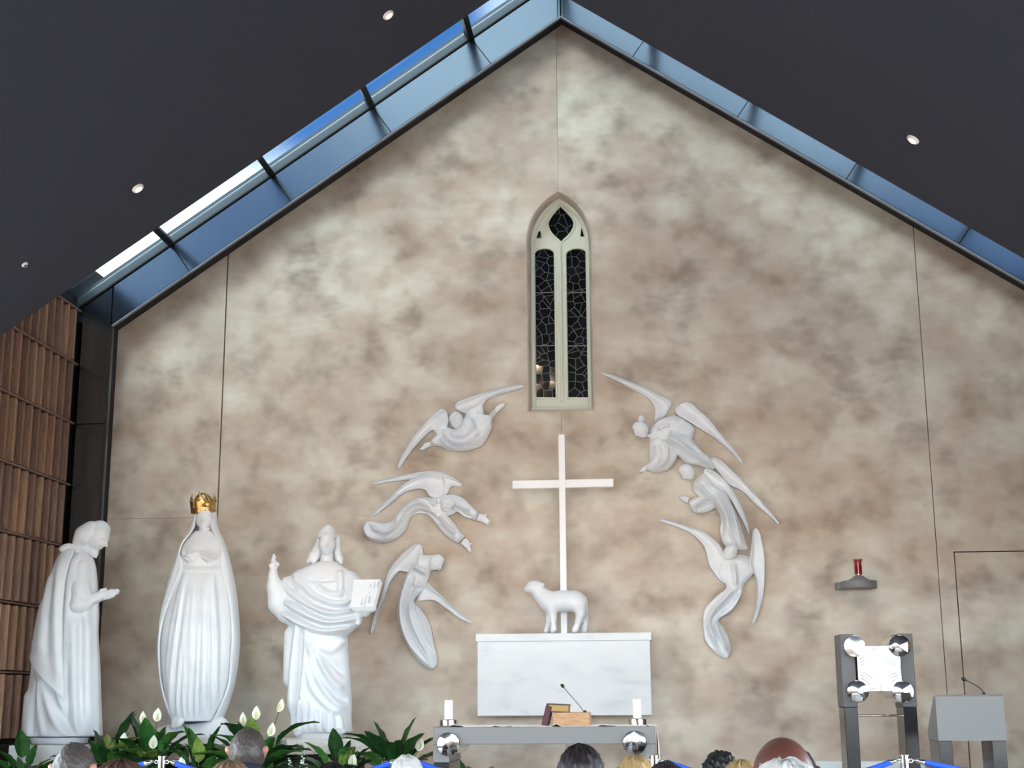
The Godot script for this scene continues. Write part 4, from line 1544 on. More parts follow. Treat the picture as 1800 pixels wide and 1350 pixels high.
	var swag := deeper(1.45, [
		[0.035, 0.034] + [-0.331, 0.987, -0.162, 0.887, 0.041, 0.815, 0.241, 0.848], [0.028, -0.026] + [-0.318, 1.022, -0.149, 0.922, 0.055, 0.850, 0.277, 0.882], [0.035, 0.034] + [-0.305, 1.064, -0.121, 0.963, 0.083, 0.884, 0.297, 0.924], [0.028, -0.026] + [-0.262, 1.084, -0.093, 0.991, 0.096, 0.919, 0.297, 0.959],
		[0.035, 0.032] + [-0.219, 1.112, -0.064, 1.012, 0.124, 0.953, 0.303, 1.000], [0.03, -0.024] + [-0.162, 1.140, -0.036, 1.046, 0.138, 0.988, 0.295, 1.035], [0.035, 0.03] + [-0.134, 1.182, -0.016, 1.081, 0.152, 1.030, 0.280, 1.078], [0.03, 0.024] + [-0.055, 1.209, 0.048, 1.123, 0.164, 1.107, 0.235, 1.163],
		[0.024, -0.02] + [-0.106, 1.238, -0.041, 1.220, 0.061, 1.219, 0.133, 1.235], [0.03, 0.02] + [-0.304, 1.269, -0.286, 1.169, -0.211, 1.098], [0.024, -0.02] + [-0.272, 1.283, -0.250, 1.183, -0.169, 1.126], [0.04, 0.02] + [-0.217, 1.296, -0.178, 1.210, -0.097, 1.167], [0.035, 0.022] + [0.138, 1.305, 0.163, 1.178, 0.136, 1.065], [0.03, -0.02] + [0.190, 1.276, 0.206, 1.177, 0.179, 1.079]])
	loft(mb, lr([-0.159, 0.772, 0.183, 0.786, -0.236, 0.839, 0.242, 0.818, -0.295, 0.895, 0.298, 0.861, -0.350, 0.973, 0.315, 0.923, -0.382, 1.058, 0.319, 0.993, -0.396, 1.128, 0.312, 1.070, -0.374, 1.199, 0.293, 1.155, -0.304, 1.266, 0.248, 1.240, -0.211, 1.322, 0.189, 1.305, -0.117, 1.357, 0.123, 1.348, -0.052, 1.379, 0.086, 1.371],
		[0.13, 0.165, 0.18, 0.185, 0.18, 0.17, 0.155, 0.135, 0.11, 0.085, 0.06], 0.02), 80, 110, swag)
	obj("mantle", mb, mats.statue_marble, t)
	mb = MB.new()
	loft(mb, lr([-0.061, 1.562, 0.088, 1.563, -0.067, 1.588, 0.089, 1.591, -0.063, 1.597, 0.085, 1.600, -0.042, 1.637, 0.071, 1.638, -0.011, 1.665, 0.048, 1.664, 0.012, 1.677, 0.027, 1.677], [0.09, 0.092, 0.088, 0.07, 0.045, 0.01], 0.01), 40, 48, strokes([[0.01, 0.008] + [-0.071, 1.571, -0.020, 1.562, 0.038, 1.561, 0.093, 1.574], [0.012, 0.008] + [-0.068, 1.605, -0.021, 1.596, 0.037, 1.595, 0.090, 1.608]]))
	obj("mitre", mb, mats.statue_marble, t)
	# the open book
	mb = MB.new()
	var q := pairs([0.275, 1.213, 0.479, 1.219, 0.432, 1.004, 0.267, 0.997])
	var z0 := [0.2, 0.14, 0.18, 0.24]
	var f := PackedVector3Array()
	var bk := PackedVector3Array()
	for i in 4:
		f.append(Vector3(q[i].x, q[i].y, z0[i]))
		bk.append(Vector3(q[i].x + 0.012, q[i].y - 0.028, z0[i] - 0.02))
	var mid := (f[0] + f[2] + bk[1] + bk[3]) / 4
	mb.face([f[0], f[1], f[2], f[3]], mid)
	mb.face([bk[0], bk[1], bk[2], bk[3]], mid)
	for i in 4:
		mb.face([f[i], f[(i + 1) % 4], bk[(i + 1) % 4], bk[i]], mid)
	var book := obj("open_book", mb, mats.statue_marble, t)
	# rows of lettering cut into the page, running up it
	for l in [[0.80, 0.12, 0.34], [0.66, 0.2, 0.5], [0.93, 0.06, 0.3], [0.42, 0.62, 0.92], [0.56, 0.56, 0.98], [0.72, 0.62, 0.86]]:
		mb = MB.new()
		var v: float = l[1]
		while v < l[2]:
			var len := rng.randf_range(0.03, 0.06)
			var a := f[0].lerp(f[1], l[0]).lerp(f[3].lerp(f[2], l[0]), v)
			var b := f[0].lerp(f[1], l[0] + rng.randf_range(0.04, 0.07)).lerp(f[3].lerp(f[2], l[0] + 0.06), v + len * 0.4)
			mb.tube([a + Vector3(0, 0, 0.0005), b + Vector3(0, 0, 0.0005)], [0.0022], 5)
			v += len
		obj("lettering", mb, mats.ink, book)
	# ground and turned plinth
	mb = MB.new()
	loft(mb, lr([-0.200, -0.000, 0.176, -0.002, -0.195, 0.018, 0.170, 0.017, -0.187, 0.035, 0.161, 0.034, -0.210, 0.048, 0.187, 0.047], [0.17, 0.17, 0.165, 0.17]), 12, 48, [])
	obj("ground", mb, mats.statue_marble, t)
	plinth(t, Vector3(-0.315, -0.115, -0.27), Vector3(0.345, 0.0, 0.24), mats.plinth_stone, deg_to_rad(24))


# ---------------------------------------------------------------- angels carved on the wall
func angel(label: String, at: Vector2, wings: Array, body: Array, folds: Array, heads: Array) -> void:
	var t := thing("angel_relief", label, "wall relief", Vector3(at.x, at.y, 0.0), "carved angels on the gable")
	var back := Transform3D(Basis.IDENTITY, Vector3(-at.x, -at.y, 0))
	for w in wings:
		var mb := MB.new()
		mb.xf = back
		ribbon(mb, w[0], 0.018, w[1] + 0.012, w[2], [], true, 44, 18)
		obj("wing", mb, mats.relief_plaster, t)
	var fs := strokes(folds)
	for s in fs:
		s[2] *= 2.3
		s[4] = 0.8
	var mb := MB.new()
	mb.xf = back
	for b in body:
		ribbon(mb, b[0], 0.03, b[1], b[2], fs, false, 76, 34)
	for h in heads:
		head(mb, Vector3(h[0][0], h[0][1], h[1]), look(h[2], h[3], h[4]), h[5] * 0.95, 0.13, h[6], 0.1, 44, true)
	obj("robed_figure", mb, mats.relief_plaster, t)


func angels() -> void:
	angel("carved angel curled in round folds of cloth with both wings spread, beside the window sill", Vector2(-0.85, 3.45),
		[[[-0.950, 3.904, -0.921, 3.867, -0.907, 3.940, -0.835, 3.828, -0.835, 3.966, -0.740, 3.848, -0.767, 3.988, -0.690, 3.911, -0.672, 4.017, -0.641, 3.961, -0.546, 4.047, -0.519, 4.003, -0.410, 4.074, -0.393, 4.036, -0.327, 4.084, -0.331, 4.057], 0.06, 0.0],
		[[-1.020, 3.870, -1.011, 3.844, -1.070, 3.873, -1.002, 3.743, -1.133, 3.824, -1.078, 3.640, -1.210, 3.748, -1.142, 3.692, -1.291, 3.654, -1.232, 3.616, -1.362, 3.547, -1.312, 3.525, -1.418, 3.448, -1.375, 3.445, -1.459, 3.365, -1.430, 3.357], 0.06, 0.0]],
		[[[-1.166, 3.581, -1.157, 3.550, -1.101, 3.645, -1.077, 3.543, -1.024, 3.705, -0.996, 3.507, -0.943, 3.696, -0.893, 3.493, -0.853, 3.794, -0.785, 3.509, -0.745, 3.830, -0.691, 3.552, -0.646, 3.809, -0.617, 3.684, -0.605, 3.843, -0.611, 3.774, -0.575, 3.883, -0.570, 3.822], 0.1, 0.01],
		[[-0.844, 3.849, -0.695, 3.909, -0.853, 3.803, -0.690, 3.863, -0.862, 3.753, -0.682, 3.781], 0.07, 0.004], [[-1.132, 3.682, -1.011, 3.743, -1.105, 3.645, -1.002, 3.697, -1.087, 3.590, -0.970, 3.642], 0.07, 0.004], [[-0.587, 3.880, -0.574, 3.825, -0.537, 3.909, -0.536, 3.859, -0.490, 3.915, -0.500, 3.889], 0.045, 0.005], [[-1.154, 3.585, -1.151, 3.550, -1.209, 3.573, -1.202, 3.524, -1.231, 3.544, -1.231, 3.512, -1.262, 3.514, -1.250, 3.507], 0.045, 0.005]],
		[[0.016, 0.022] + [-1.038, 3.698, -1.015, 3.616, -0.942, 3.560, -0.852, 3.553, -0.754, 3.596, -0.731, 3.682], [0.014, -0.016] + [-1.051, 3.662, -1.015, 3.580, -0.933, 3.532, -0.825, 3.534, -0.718, 3.591, -0.691, 3.690], [0.018, 0.022] + [-1.069, 3.608, -1.005, 3.539, -0.897, 3.512, -0.772, 3.538, -0.673, 3.617], [0.014, 0.018] + [-0.988, 3.679, -0.943, 3.605, -0.870, 3.590, -0.790, 3.629, -0.758, 3.701, -0.781, 3.769, -0.853, 3.803],
		[0.012, -0.014] + [-0.961, 3.651, -0.898, 3.618, -0.817, 3.638, -0.781, 3.710], [0.012, 0.014] + [-0.745, 3.828, -0.682, 3.803, -0.628, 3.798], [0.01, 0.012] + [-1.141, 3.592, -1.123, 3.564, -1.096, 3.554], [0.01, 0.012] + [-0.636, 3.866, -0.619, 3.825, -0.614, 3.788]],
		[[[-0.920, 3.752], 0.1, 25.0, 55.0, 15.0, 0.165, 0.1]])
	angel("carved angel flying with both arms stretched forward, above the smallest bent angel", Vector2(-1.1, 2.85),
		[[[-1.017, 3.297, -1.037, 3.085, -1.123, 3.322, -1.136, 3.129, -1.237, 3.319, -1.222, 3.216, -1.337, 3.301, -1.315, 3.252, -1.494, 3.273, -1.476, 3.238, -1.668, 3.239, -1.667, 3.215], 0.045, 0.0], [[-1.059, 3.309, -1.051, 3.085, -0.995, 3.288, -1.002, 3.127, -0.938, 3.253, -0.974, 3.180, -0.876, 3.206, -0.903, 3.181], 0.05, 0.0],
		[[-1.038, 3.298, -1.037, 3.071, -1.109, 3.311, -1.150, 3.094, -1.209, 3.298, -1.200, 3.152, -1.322, 3.249, -1.286, 3.164, -1.435, 3.167, -1.413, 3.121, -1.562, 3.050, -1.540, 3.016, -1.677, 2.948, -1.660, 2.933], 0.07, 0.014]],
		[[[-1.750, 2.880, -1.742, 2.767, -1.688, 2.889, -1.656, 2.708, -1.574, 2.872, -1.550, 2.698, -1.489, 2.893, -1.451, 2.739, -1.433, 2.977, -1.371, 2.807, -1.348, 3.053, -1.322, 2.927, -1.235, 3.096, -1.203, 2.950, -1.108, 3.086, -1.106, 2.887, -1.009, 3.110, -0.994, 2.923, -0.935, 3.069, -0.926, 2.949], 0.1, 0.012],
		[[-1.016, 3.110, -0.966, 2.957, -0.938, 3.109, -0.916, 2.956, -0.853, 3.067, -0.864, 2.920, -0.776, 2.993, -0.766, 2.881, -0.721, 2.946, -0.757, 2.872], 0.09, 0.012], [[-1.050, 2.987, -1.163, 2.947, -1.001, 2.923, -1.106, 2.854, -0.944, 2.866, -1.049, 2.791, -0.892, 2.788, -0.979, 2.720, -0.850, 2.745, -0.906, 2.680], 0.09, 0.014],
		[[-0.729, 2.939, -0.752, 2.880, -0.695, 2.931, -0.712, 2.869, -0.663, 2.910, -0.681, 2.851, -0.617, 2.864, -0.654, 2.831], 0.045, 0.01], [[-0.687, 2.917, -0.670, 2.903, -0.677, 2.938, -0.659, 2.924], 0.03, 0.01], [[-0.845, 2.738, -0.897, 2.684, -0.813, 2.692, -0.866, 2.662, -0.799, 2.640, -0.831, 2.627, -0.791, 2.603, -0.813, 2.599], 0.045, 0.01], [[-0.836, 2.687, -0.822, 2.670, -0.780, 2.682, -0.782, 2.672], 0.03, 0.01]],
		[[0.022, 0.024] + [-1.730, 2.858, -1.700, 2.760, -1.585, 2.716, -1.473, 2.756], [0.018, -0.018] + [-1.701, 2.865, -1.657, 2.773, -1.557, 2.743, -1.487, 2.777], [0.025, 0.02] + [-1.673, 2.871, -1.615, 2.800, -1.516, 2.784, -1.431, 2.853, -1.362, 2.950], [0.03, 0.024] + [-1.460, 2.854, -1.376, 2.965, -1.263, 3.033, -1.135, 3.002], [0.02, -0.02] + [-1.319, 2.935, -1.248, 2.969, -1.149, 2.939, -1.050, 2.847], [0.02, 0.02] + [-0.938, 3.027, -0.867, 2.983, -0.797, 2.954],
		[0.018, -0.018] + [-0.909, 2.998, -0.853, 2.934, -0.782, 2.912], [0.02, 0.02] + [-1.071, 2.917, -0.993, 2.818, -0.923, 2.761], [0.016, -0.016] + [-1.064, 2.847, -1.007, 2.776, -0.923, 2.740], [0.02, 0.018] + [-1.278, 3.076, -1.178, 3.053, -1.093, 3.002]],
		[[[-1.000, 3.008], 0.11, 40.0, 62.0, -20.0, 0.15, 0.0], [[-1.076, 3.044], 0.11, 0.0, 0.0, 0.0, 0.055, 0.0]])
	angel("slender carved angel bent forward with its robe hanging straight, beside the open marble book", Vector2(-1.15, 2.0),
		[[[-1.277, 2.694, -1.218, 2.671, -1.337, 2.649, -1.217, 2.571, -1.414, 2.588, -1.237, 2.488, -1.481, 2.508, -1.349, 2.441, -1.527, 2.420, -1.426, 2.449, -1.555, 2.299, -1.507, 2.347, -1.588, 2.176, -1.550, 2.223, -1.632, 2.074, -1.597, 2.094, -1.678, 1.928, -1.652, 1.915], 0.065, 0.0],
		[[-1.215, 2.394, -1.276, 2.186, -1.131, 2.307, -1.214, 2.196, -1.046, 2.231, -1.116, 2.195, -0.956, 2.141, -1.004, 2.121, -0.865, 2.065, -0.900, 2.045, -0.785, 2.010, -0.803, 1.999], 0.05, 0.0]],
		[[[-1.273, 2.544, -1.153, 2.487, -1.349, 2.448, -1.159, 2.411, -1.404, 2.311, -1.200, 2.308, -1.431, 2.174, -1.290, 2.197, -1.435, 2.051, -1.234, 2.124, -1.398, 1.915, -1.153, 1.994, -1.324, 1.772, -1.125, 1.858, -1.237, 1.668, -1.091, 1.730, -1.140, 1.605, -1.085, 1.645], 0.1, 0.012],
		[[-1.259, 2.599, -1.272, 2.461, -1.189, 2.587, -1.174, 2.445, -1.104, 2.586, -1.104, 2.458, -1.048, 2.568, -1.069, 2.444], 0.08, 0.016]],
		[[0.03, 0.03] + [-1.328, 2.434, -1.382, 2.228, -1.394, 2.051, -1.336, 1.860, -1.209, 1.684], [0.018, -0.02] + [-1.271, 2.405, -1.346, 2.214, -1.352, 2.050, -1.280, 1.846, -1.154, 1.656], [0.022, 0.024] + [-1.215, 2.377, -1.298, 2.213, -1.310, 2.077, -1.239, 1.886, -1.126, 1.696], [0.016, -0.018] + [-1.283, 2.186, -1.268, 2.063, -1.197, 1.899, -1.113, 1.750], [0.02, 0.02] + [-1.276, 2.158, -1.212, 2.035, -1.163, 1.912, -1.113, 1.777], [0.03, 0.03] + [-1.286, 2.489, -1.216, 2.446, -1.166, 2.418], [0.016, -0.02] + [-1.313, 2.323, -1.270, 2.295, -1.200, 2.308]],
		[[[-1.093, 2.511], 0.1, 75.0, 40.0, -20.0, 0.15, -0.1]])
	angel("large carved angel with one wing reaching to the window and one trailing down", Vector2(1.0, 3.6),
		[[[0.930, 3.782, 0.807, 3.701, 0.968, 3.868, 0.817, 3.746, 0.947, 3.906, 0.821, 3.830, 0.869, 3.945, 0.801, 3.884, 0.766, 4.005, 0.728, 3.954, 0.651, 4.060, 0.638, 4.004, 0.497, 4.126, 0.507, 4.080, 0.353, 4.185, 0.360, 4.160], 0.06, 0.0], [[1.076, 3.886, 0.992, 3.837, 1.141, 3.867, 1.017, 3.769, 1.217, 3.792, 1.135, 3.693, 1.291, 3.720, 1.180, 3.661, 1.366, 3.609, 1.311, 3.571, 1.449, 3.501, 1.413, 3.483, 1.508, 3.426, 1.485, 3.411, 1.573, 3.333, 1.553, 3.325], 0.065, 0.004]],
		[[[0.957, 3.776, 0.784, 3.690, 1.060, 3.739, 0.772, 3.556, 1.157, 3.642, 0.834, 3.499, 1.141, 3.545, 0.964, 3.451, 1.214, 3.445, 1.074, 3.343, 1.282, 3.383, 1.188, 3.322, 1.333, 3.288, 1.268, 3.284], 0.11, 0.012], [[0.881, 3.598, 0.765, 3.567, 0.976, 3.506, 0.762, 3.456, 1.006, 3.417, 0.767, 3.372, 0.926, 3.297, 0.742, 3.339, 0.811, 3.264, 0.708, 3.307], 0.1, 0.014],
		[[0.742, 3.339, 0.730, 3.279, 0.703, 3.318, 0.708, 3.279, 0.666, 3.273, 0.664, 3.264], 0.045, 0.01], [[0.838, 3.644, 0.814, 3.555, 0.749, 3.601, 0.754, 3.579, 0.717, 3.624, 0.727, 3.585], 0.06, 0.012]],
		[[0.022, 0.024] + [0.879, 3.553, 0.964, 3.462, 1.091, 3.348], [0.016, -0.02] + [0.891, 3.564, 1.007, 3.461, 1.156, 3.336], [0.02, 0.022] + [0.896, 3.575, 1.041, 3.483, 1.200, 3.357, 1.284, 3.300], [0.016, -0.02] + [0.913, 3.586, 1.064, 3.516, 1.212, 3.401], [0.022, 0.02] + [0.924, 3.603, 1.054, 3.560, 1.141, 3.536], [0.025, 0.022] + [0.817, 3.689, 0.884, 3.716, 0.972, 3.730, 1.026, 3.695], [0.02, -0.02] + [0.838, 3.633, 0.894, 3.665, 0.948, 3.664],
		[0.022, 0.02] + [0.890, 3.542, 0.920, 3.441, 0.895, 3.342, 0.806, 3.288], [0.018, -0.018] + [0.845, 3.521, 0.864, 3.420, 0.840, 3.332, 0.752, 3.300], [0.02, 0.018] + [0.801, 3.499, 0.809, 3.399, 0.764, 3.344], [0.02, -0.02] + [0.996, 3.786, 1.060, 3.751, 1.114, 3.704]],
		[[[0.693, 3.631], 0.09, -60.0, 35.0, 20.0, 0.155, 0.0], [[0.700, 3.726], 0.075, 0.0, 0.0, 0.0, 0.075, 0.0]])
	angel("carved angel in profile with clasped hands, its long wings sweeping down beside its robe", Vector2(1.45, 2.95),
		[[[1.297, 3.399, 1.281, 3.355, 1.386, 3.353, 1.384, 3.215, 1.472, 3.265, 1.449, 3.143, 1.565, 3.168, 1.546, 3.091, 1.674, 3.038, 1.658, 2.973, 1.775, 2.910, 1.753, 2.884, 1.856, 2.806, 1.838, 2.798], 0.06, 0.0], [[1.231, 3.310, 1.214, 3.208, 1.326, 3.253, 1.296, 3.102, 1.401, 3.185, 1.390, 3.091, 1.462, 3.096, 1.448, 3.011, 1.522, 2.975, 1.503, 2.899, 1.566, 2.855, 1.550, 2.803, 1.594, 2.727, 1.583, 2.720], 0.075, 0.012]],
		[[[1.233, 3.269, 1.151, 3.209, 1.311, 3.141, 1.124, 3.112, 1.402, 3.089, 1.205, 3.025, 1.451, 2.984, 1.308, 2.960, 1.499, 2.863, 1.357, 2.868, 1.533, 2.742, 1.345, 2.748, 1.556, 2.649, 1.363, 2.655, 1.583, 2.582, 1.400, 2.598], 0.1, 0.014], [[1.311, 3.017, 1.315, 2.956, 1.268, 3.042, 1.267, 2.926, 1.185, 3.049, 1.183, 2.909, 1.108, 3.027, 1.121, 2.923, 1.083, 3.005, 1.092, 2.964], 0.1, 0.014], [[1.098, 3.045, 1.080, 2.997, 1.050, 3.059, 1.048, 3.008, 1.002, 3.060, 1.002, 3.047], 0.05, 0.012]],
		[[0.028, 0.03] + [1.163, 3.155, 1.226, 3.072, 1.329, 2.989, 1.391, 2.868, 1.385, 2.708], [0.02, -0.022] + [1.212, 3.046, 1.315, 2.949, 1.370, 2.841, 1.357, 2.681], [0.025, 0.024] + [1.282, 3.139, 1.384, 3.029, 1.458, 2.893, 1.491, 2.732, 1.525, 2.612], [0.018, -0.02] + [1.306, 3.084, 1.395, 2.975, 1.442, 2.827, 1.455, 2.653], [0.02, 0.02] + [1.404, 2.867, 1.425, 2.733, 1.473, 2.613], [0.02, 0.02] + [1.277, 3.017, 1.197, 2.992, 1.129, 2.953], [0.016, -0.016] + [1.290, 2.990, 1.209, 2.951, 1.142, 2.932]],
		[[[1.082, 3.251], 0.1, -70.0, 45.0, 15.0, 0.15, -0.15]])
	angel("carved angel seen from behind with waved hair, its robe curling down below the wings", Vector2(1.55, 2.2),
		[[[0.823, 2.878, 0.839, 2.842, 0.939, 2.843, 0.958, 2.800, 1.057, 2.800, 1.072, 2.750, 1.175, 2.764, 1.162, 2.678, 1.268, 2.703, 1.212, 2.601, 1.332, 2.642, 1.230, 2.522, 1.367, 2.582, 1.246, 2.455, 1.417, 2.535, 1.296, 2.376, 1.467, 2.468, 1.381, 2.277], 0.06, 0.0], [[1.621, 2.773, 1.669, 2.772, 1.609, 2.677, 1.688, 2.676, 1.592, 2.572, 1.706, 2.554, 1.572, 2.479, 1.706, 2.438, 1.595, 2.411, 1.701, 2.353, 1.629, 2.345, 1.694, 2.291, 1.633, 2.203, 1.679, 2.200, 1.613, 2.087, 1.640, 2.071, 1.577, 1.976, 1.602, 1.968], 0.06, 0.0]],
		[[[1.365, 2.549, 1.588, 2.545, 1.343, 2.483, 1.598, 2.479, 1.319, 2.378, 1.607, 2.387, 1.381, 2.279, 1.525, 2.294, 1.286, 2.195, 1.498, 2.203, 1.197, 2.105, 1.415, 2.073, 1.173, 2.001, 1.305, 2.005, 1.177, 1.910, 1.344, 1.932, 1.189, 1.826, 1.380, 1.854, 1.256, 1.739, 1.395, 1.776, 1.344, 1.673, 1.392, 1.712], 0.09, 0.012]],
		[[0.03, 0.026] + [1.446, 2.271, 1.350, 2.168, 1.269, 2.091, 1.220, 2.000, 1.236, 1.884, 1.308, 1.728], [0.022, -0.022] + [1.492, 2.271, 1.415, 2.154, 1.307, 2.064, 1.252, 1.987, 1.268, 1.883, 1.333, 1.728], [0.025, 0.022] + [1.503, 2.231, 1.426, 2.102, 1.319, 2.025], [0.025, 0.024] + [1.278, 1.974, 1.300, 1.883, 1.366, 1.741], [0.02, -0.02] + [1.213, 1.974, 1.203, 1.884, 1.257, 1.767], [0.03, 0.02] + [1.441, 2.481, 1.450, 2.376, 1.453, 2.284], [0.016, 0.02] + [1.475, 2.514, 1.521, 2.509, 1.593, 2.499]],
		[[[1.418, 2.558], 0.1, 160.0, 20.0, 30.0, 0.14, -0.6]])


# ---------------------------------------------------------------- furniture of the sanctuary
func cylinder_z(mb: MB, c: Vector3, r: float, z0: float, z1: float, dome := 0.0, seg := 40) -> void:
	# a round bar along z with a slightly domed face towards +z
	mb.xf = Transform3D(Basis(Vector3(1, 0, 0), Vector3(0, 0, 1), Vector3(0, -1, 0)), Vector3(c.x, c.y, 0))
	var p := [[0.0, z0], [r, z0], [r, z1 - 0.004], [r - 0.004, z1]]
	for i in range(1, 9):
		var k := i / 8.0
		p.append([(r - 0.004) * (1.0 - k), z1 + dome * (1.0 - (1.0 - k) * (1.0 - k))])
	mb.lathe(p.slice(0, 4), seg)
	mb.lathe(p.slice(3), seg, false)
	mb.xf = Transform3D.IDENTITY


func altar_table() -> void:
	var b: Array = [-0.726, 1.188, 0.735, 1.076]
	var l: Array = [-0.618, 0.961]
	var z0 := 2.02
	var z1 := 2.6
	var o := Vector3((b[0] + b[2]) / 2, 0.15, (z0 + z1) / 2)
	var t := thing("stone_altar_table", "grey granite altar table with round mirrored bosses at its corners", "altar table", o)
	var lw: float = l[0] - b[0]
	var mb := MB.new()
	mb.box(Vector3(b[0], b[3], z0) - o, Vector3(b[2], b[1], z1) - o, 0.004)
	obj("table_top", mb, mats.granite_grey, t)
	for s in 2:
		var x0: float = b[0] if s == 0 else b[2] - lw
		mb = MB.new()
		mb.box(Vector3(x0, l[1], z0) - o, Vector3(x0 + lw, b[3], z1) - o, 0.003)
		obj("leg_block", mb, mats.granite_grey, t)
		mb = MB.new()
		mb.box(Vector3(x0 + 0.004, 0.15, z0 + 0.004) - o, Vector3(x0 + lw - 0.004, l[1] - 0.001, z1 - 0.004) - o, 0.003)
		obj("leg", mb, mats.granite_dark, t)
	for q in [[-0.620, 1.077], [0.604, 1.083]]:
		mb = MB.new()
		cylinder_z(mb, Vector3(q[0], q[1], 0) - Vector3(o.x, o.y, 0), 0.077, 2.08 - o.z, 2.63 - o.z, 0.006)
		obj("mirrored_boss", mb, mats.rippled_chrome, t)
	# linen cloth with a loose front edge, hanging down at one end
	var c := thing("altar_cloth", "thin white altar cloth with a wavy edge on the granite table", "cloth", Vector3(o.x, b[1], o.z))
	mb = MB.new()
	var f := noise(6.0, 2, 3)
	var top := []
	var bot := []
	for j in 9:
		var v := j / 8.0
		var ra := PackedVector3Array()
		var rb := PackedVector3Array()
		for i in 91:
			var u := i / 90.0
			var x: float = lerpf(b[0] + 0.1, b[2] + 0.016, u)
			var k := maxf(f.get_noise_2d(x, 0.0) - 0.25, 0.0) * 0.05 * smoothstep(0.7, 1.0, v)
			var z := lerpf(z0 + 0.03, z1 - 0.003, v)
			ra.append(Vector3(x - o.x, 0.004 + k, z - o.z))
			rb.append(Vector3(x - o.x, 0.001 + k, z - o.z))
		top.append(ra)
		bot.append(rb)
	mb.grid(closed_skin(top, bot), true)
	obj("cloth_top", mb, mats.linen, c)
	mb = MB.new()
	top = []
	bot = []
	for j in 13:
		var y: float = -j / 12.0 * 0.34 + 0.003
		var ra := PackedVector3Array()
		var rb := PackedVector3Array()
		for i in 25:
			var u := i / 24.0
			var w := 0.006 * sin(u * 22.0) * smoothstep(0.0, 0.5, j / 12.0) + 0.012 + 0.012 * smoothstep(0.0, 0.35, j / 12.0)
			ra.append(Vector3(b[2] - o.x + w, y, lerpf(z0 + 0.03, z1 - 0.02, u) - o.z))
			rb.append(Vector3(b[2] - o.x + w - 0.003, y, lerpf(z0 + 0.03, z1 - 0.02, u) - o.z))
		top.append(ra)
		bot.append(rb)
	mb.grid(closed_skin(top, bot), true)
	obj("cloth_fall", mb, mats.linen, c)
	# candles
	for q in [[[-0.644, 1.188], "beside the hanging altar's free corner"], [[0.624, 1.194], "beside the microphone's wooden stand"]]:
		var at := Vector3(q[0][0], b[1] + 0.0045, 2.45)
		var left: bool = at.x < 0.0
		var h := thing("candle_holder", "low chrome candle holder on the granite table, " + ("on the side of the statues" if left else "where the cloth hangs down"), "candle holder", at, "chrome candle holders")
		mb = MB.new()
		mb.lathe([[0.0, 0.0], [0.06, 0.0], [0.062, 0.003], [0.062, 0.038], [0.06, 0.041], [0.034, 0.041], [0.032, 0.036], [0.0, 0.036]], 40)
		obj("ring", mb, mats.chrome, h)
		mb = MB.new()
		mb.lathe([[0.0, 0.036], [0.02, 0.036], [0.018, 0.044], [0.0, 0.044]], 24)
		obj("socket", mb, mats.chrome, h)
		var k := thing("candle", "thick white unlit candle on the granite table, " + ("on the side of the statues" if left else "where the cloth hangs down"), "candle", at + Vector3(0, 0.0445, 0), "altar candles")
		mb = MB.new()
		mb.lathe([[0.0, 0.0], [0.028, 0.0], [0.028, 0.122], [0.026, 0.125], [0.008, 0.121], [0.0, 0.12]], 32)
		obj("wax", mb, mats.wax, k)
		mb = MB.new()
		mb.tube([Vector3(0, 0.12, 0), Vector3(0.001, 0.132, 0)], [0.0015], 6)
		obj("wick", mb, mats.black_plastic, k)
	# wooden stand with books and a microphone
	var y0: float = b[1] + 0.0045
	var w: Array = [0.061, 1.277, 0.310, 1.193]
	t = thing("book_stand", "small plain wooden block stand on the granite table", "book stand", Vector3((w[0] + w[2]) / 2, y0, 2.4))
	mb = MB.new()
	mb.box(Vector3(w[0] - t.position.x, 0.0, -0.1), Vector3(w[2] - t.position.x, w[1] - y0, 0.1), 0.003)
	obj("block", mb, mats.oak, t)
	var q: Array = [0.026, 1.337, 0.167, 1.281]
	var bt := thing("book", "thick gilt-edged book lying on the wooden stand", "book", Vector3((q[0] + q[2]) / 2, w[1] + 0.001, 2.38))
	bt.rotation.z = deg_to_rad(-3)
	var bw: float = (q[2] - q[0]) / 2
	mb = MB.new()
	mb.box(Vector3(-bw + 0.004, 0.004, -0.1), Vector3(bw, 0.05, 0.1), 0.003)
	obj("pages", mb, mats.gilt_pages, bt)
	mb = MB.new()
	mb.box(Vector3(-bw - 0.006, 0.0, -0.105), Vector3(bw + 0.004, 0.004, 0.105))
	mb.box(Vector3(-bw - 0.006, 0.05, -0.105), Vector3(bw + 0.004, 0.055, 0.105))
	mb.box(Vector3(-bw - 0.008, 0.0, -0.105), Vector3(-bw + 0.003, 0.055, 0.105), 0.002)
	obj("cover", mb, mats.book_dark, bt)
	var e: Array = [-0.014, 1.189, 0.049, 1.322]
	bt = thing("book", "dark red book leaning against the wooden stand", "book", Vector3(e[0] + 0.012, y0, 2.39))
	bt.rotation.z = deg_to_rad(-14)
	mb = MB.new()
	mb.box(Vector3(-0.008, 0.004, -0.09), Vector3(0.022, 0.128, 0.09), 0.003)
	obj("pages", mb, mats.gilt_pages, bt)
	mb = MB.new()
	mb.box(Vector3(-0.013, 0.003, -0.095), Vector3(-0.008, 0.132, 0.1))
	mb.box(Vector3(0.022, 0.003, -0.095), Vector3(0.027, 0.132, 0.1))
	mb.box(Vector3(-0.013, 0.003, 0.092), Vector3(0.027, 0.132, 0.1), 0.003)
	obj("cover", mb, mats.book_red, bt)
	var p := pairs([0.273, 1.274, 0.224, 1.336, 0.171, 1.396, 0.130, 1.445])
	microphone("thin gooseneck microphone rising from the wooden block stand", p, w[1] + 0.0005, 2.4, 0.0022)


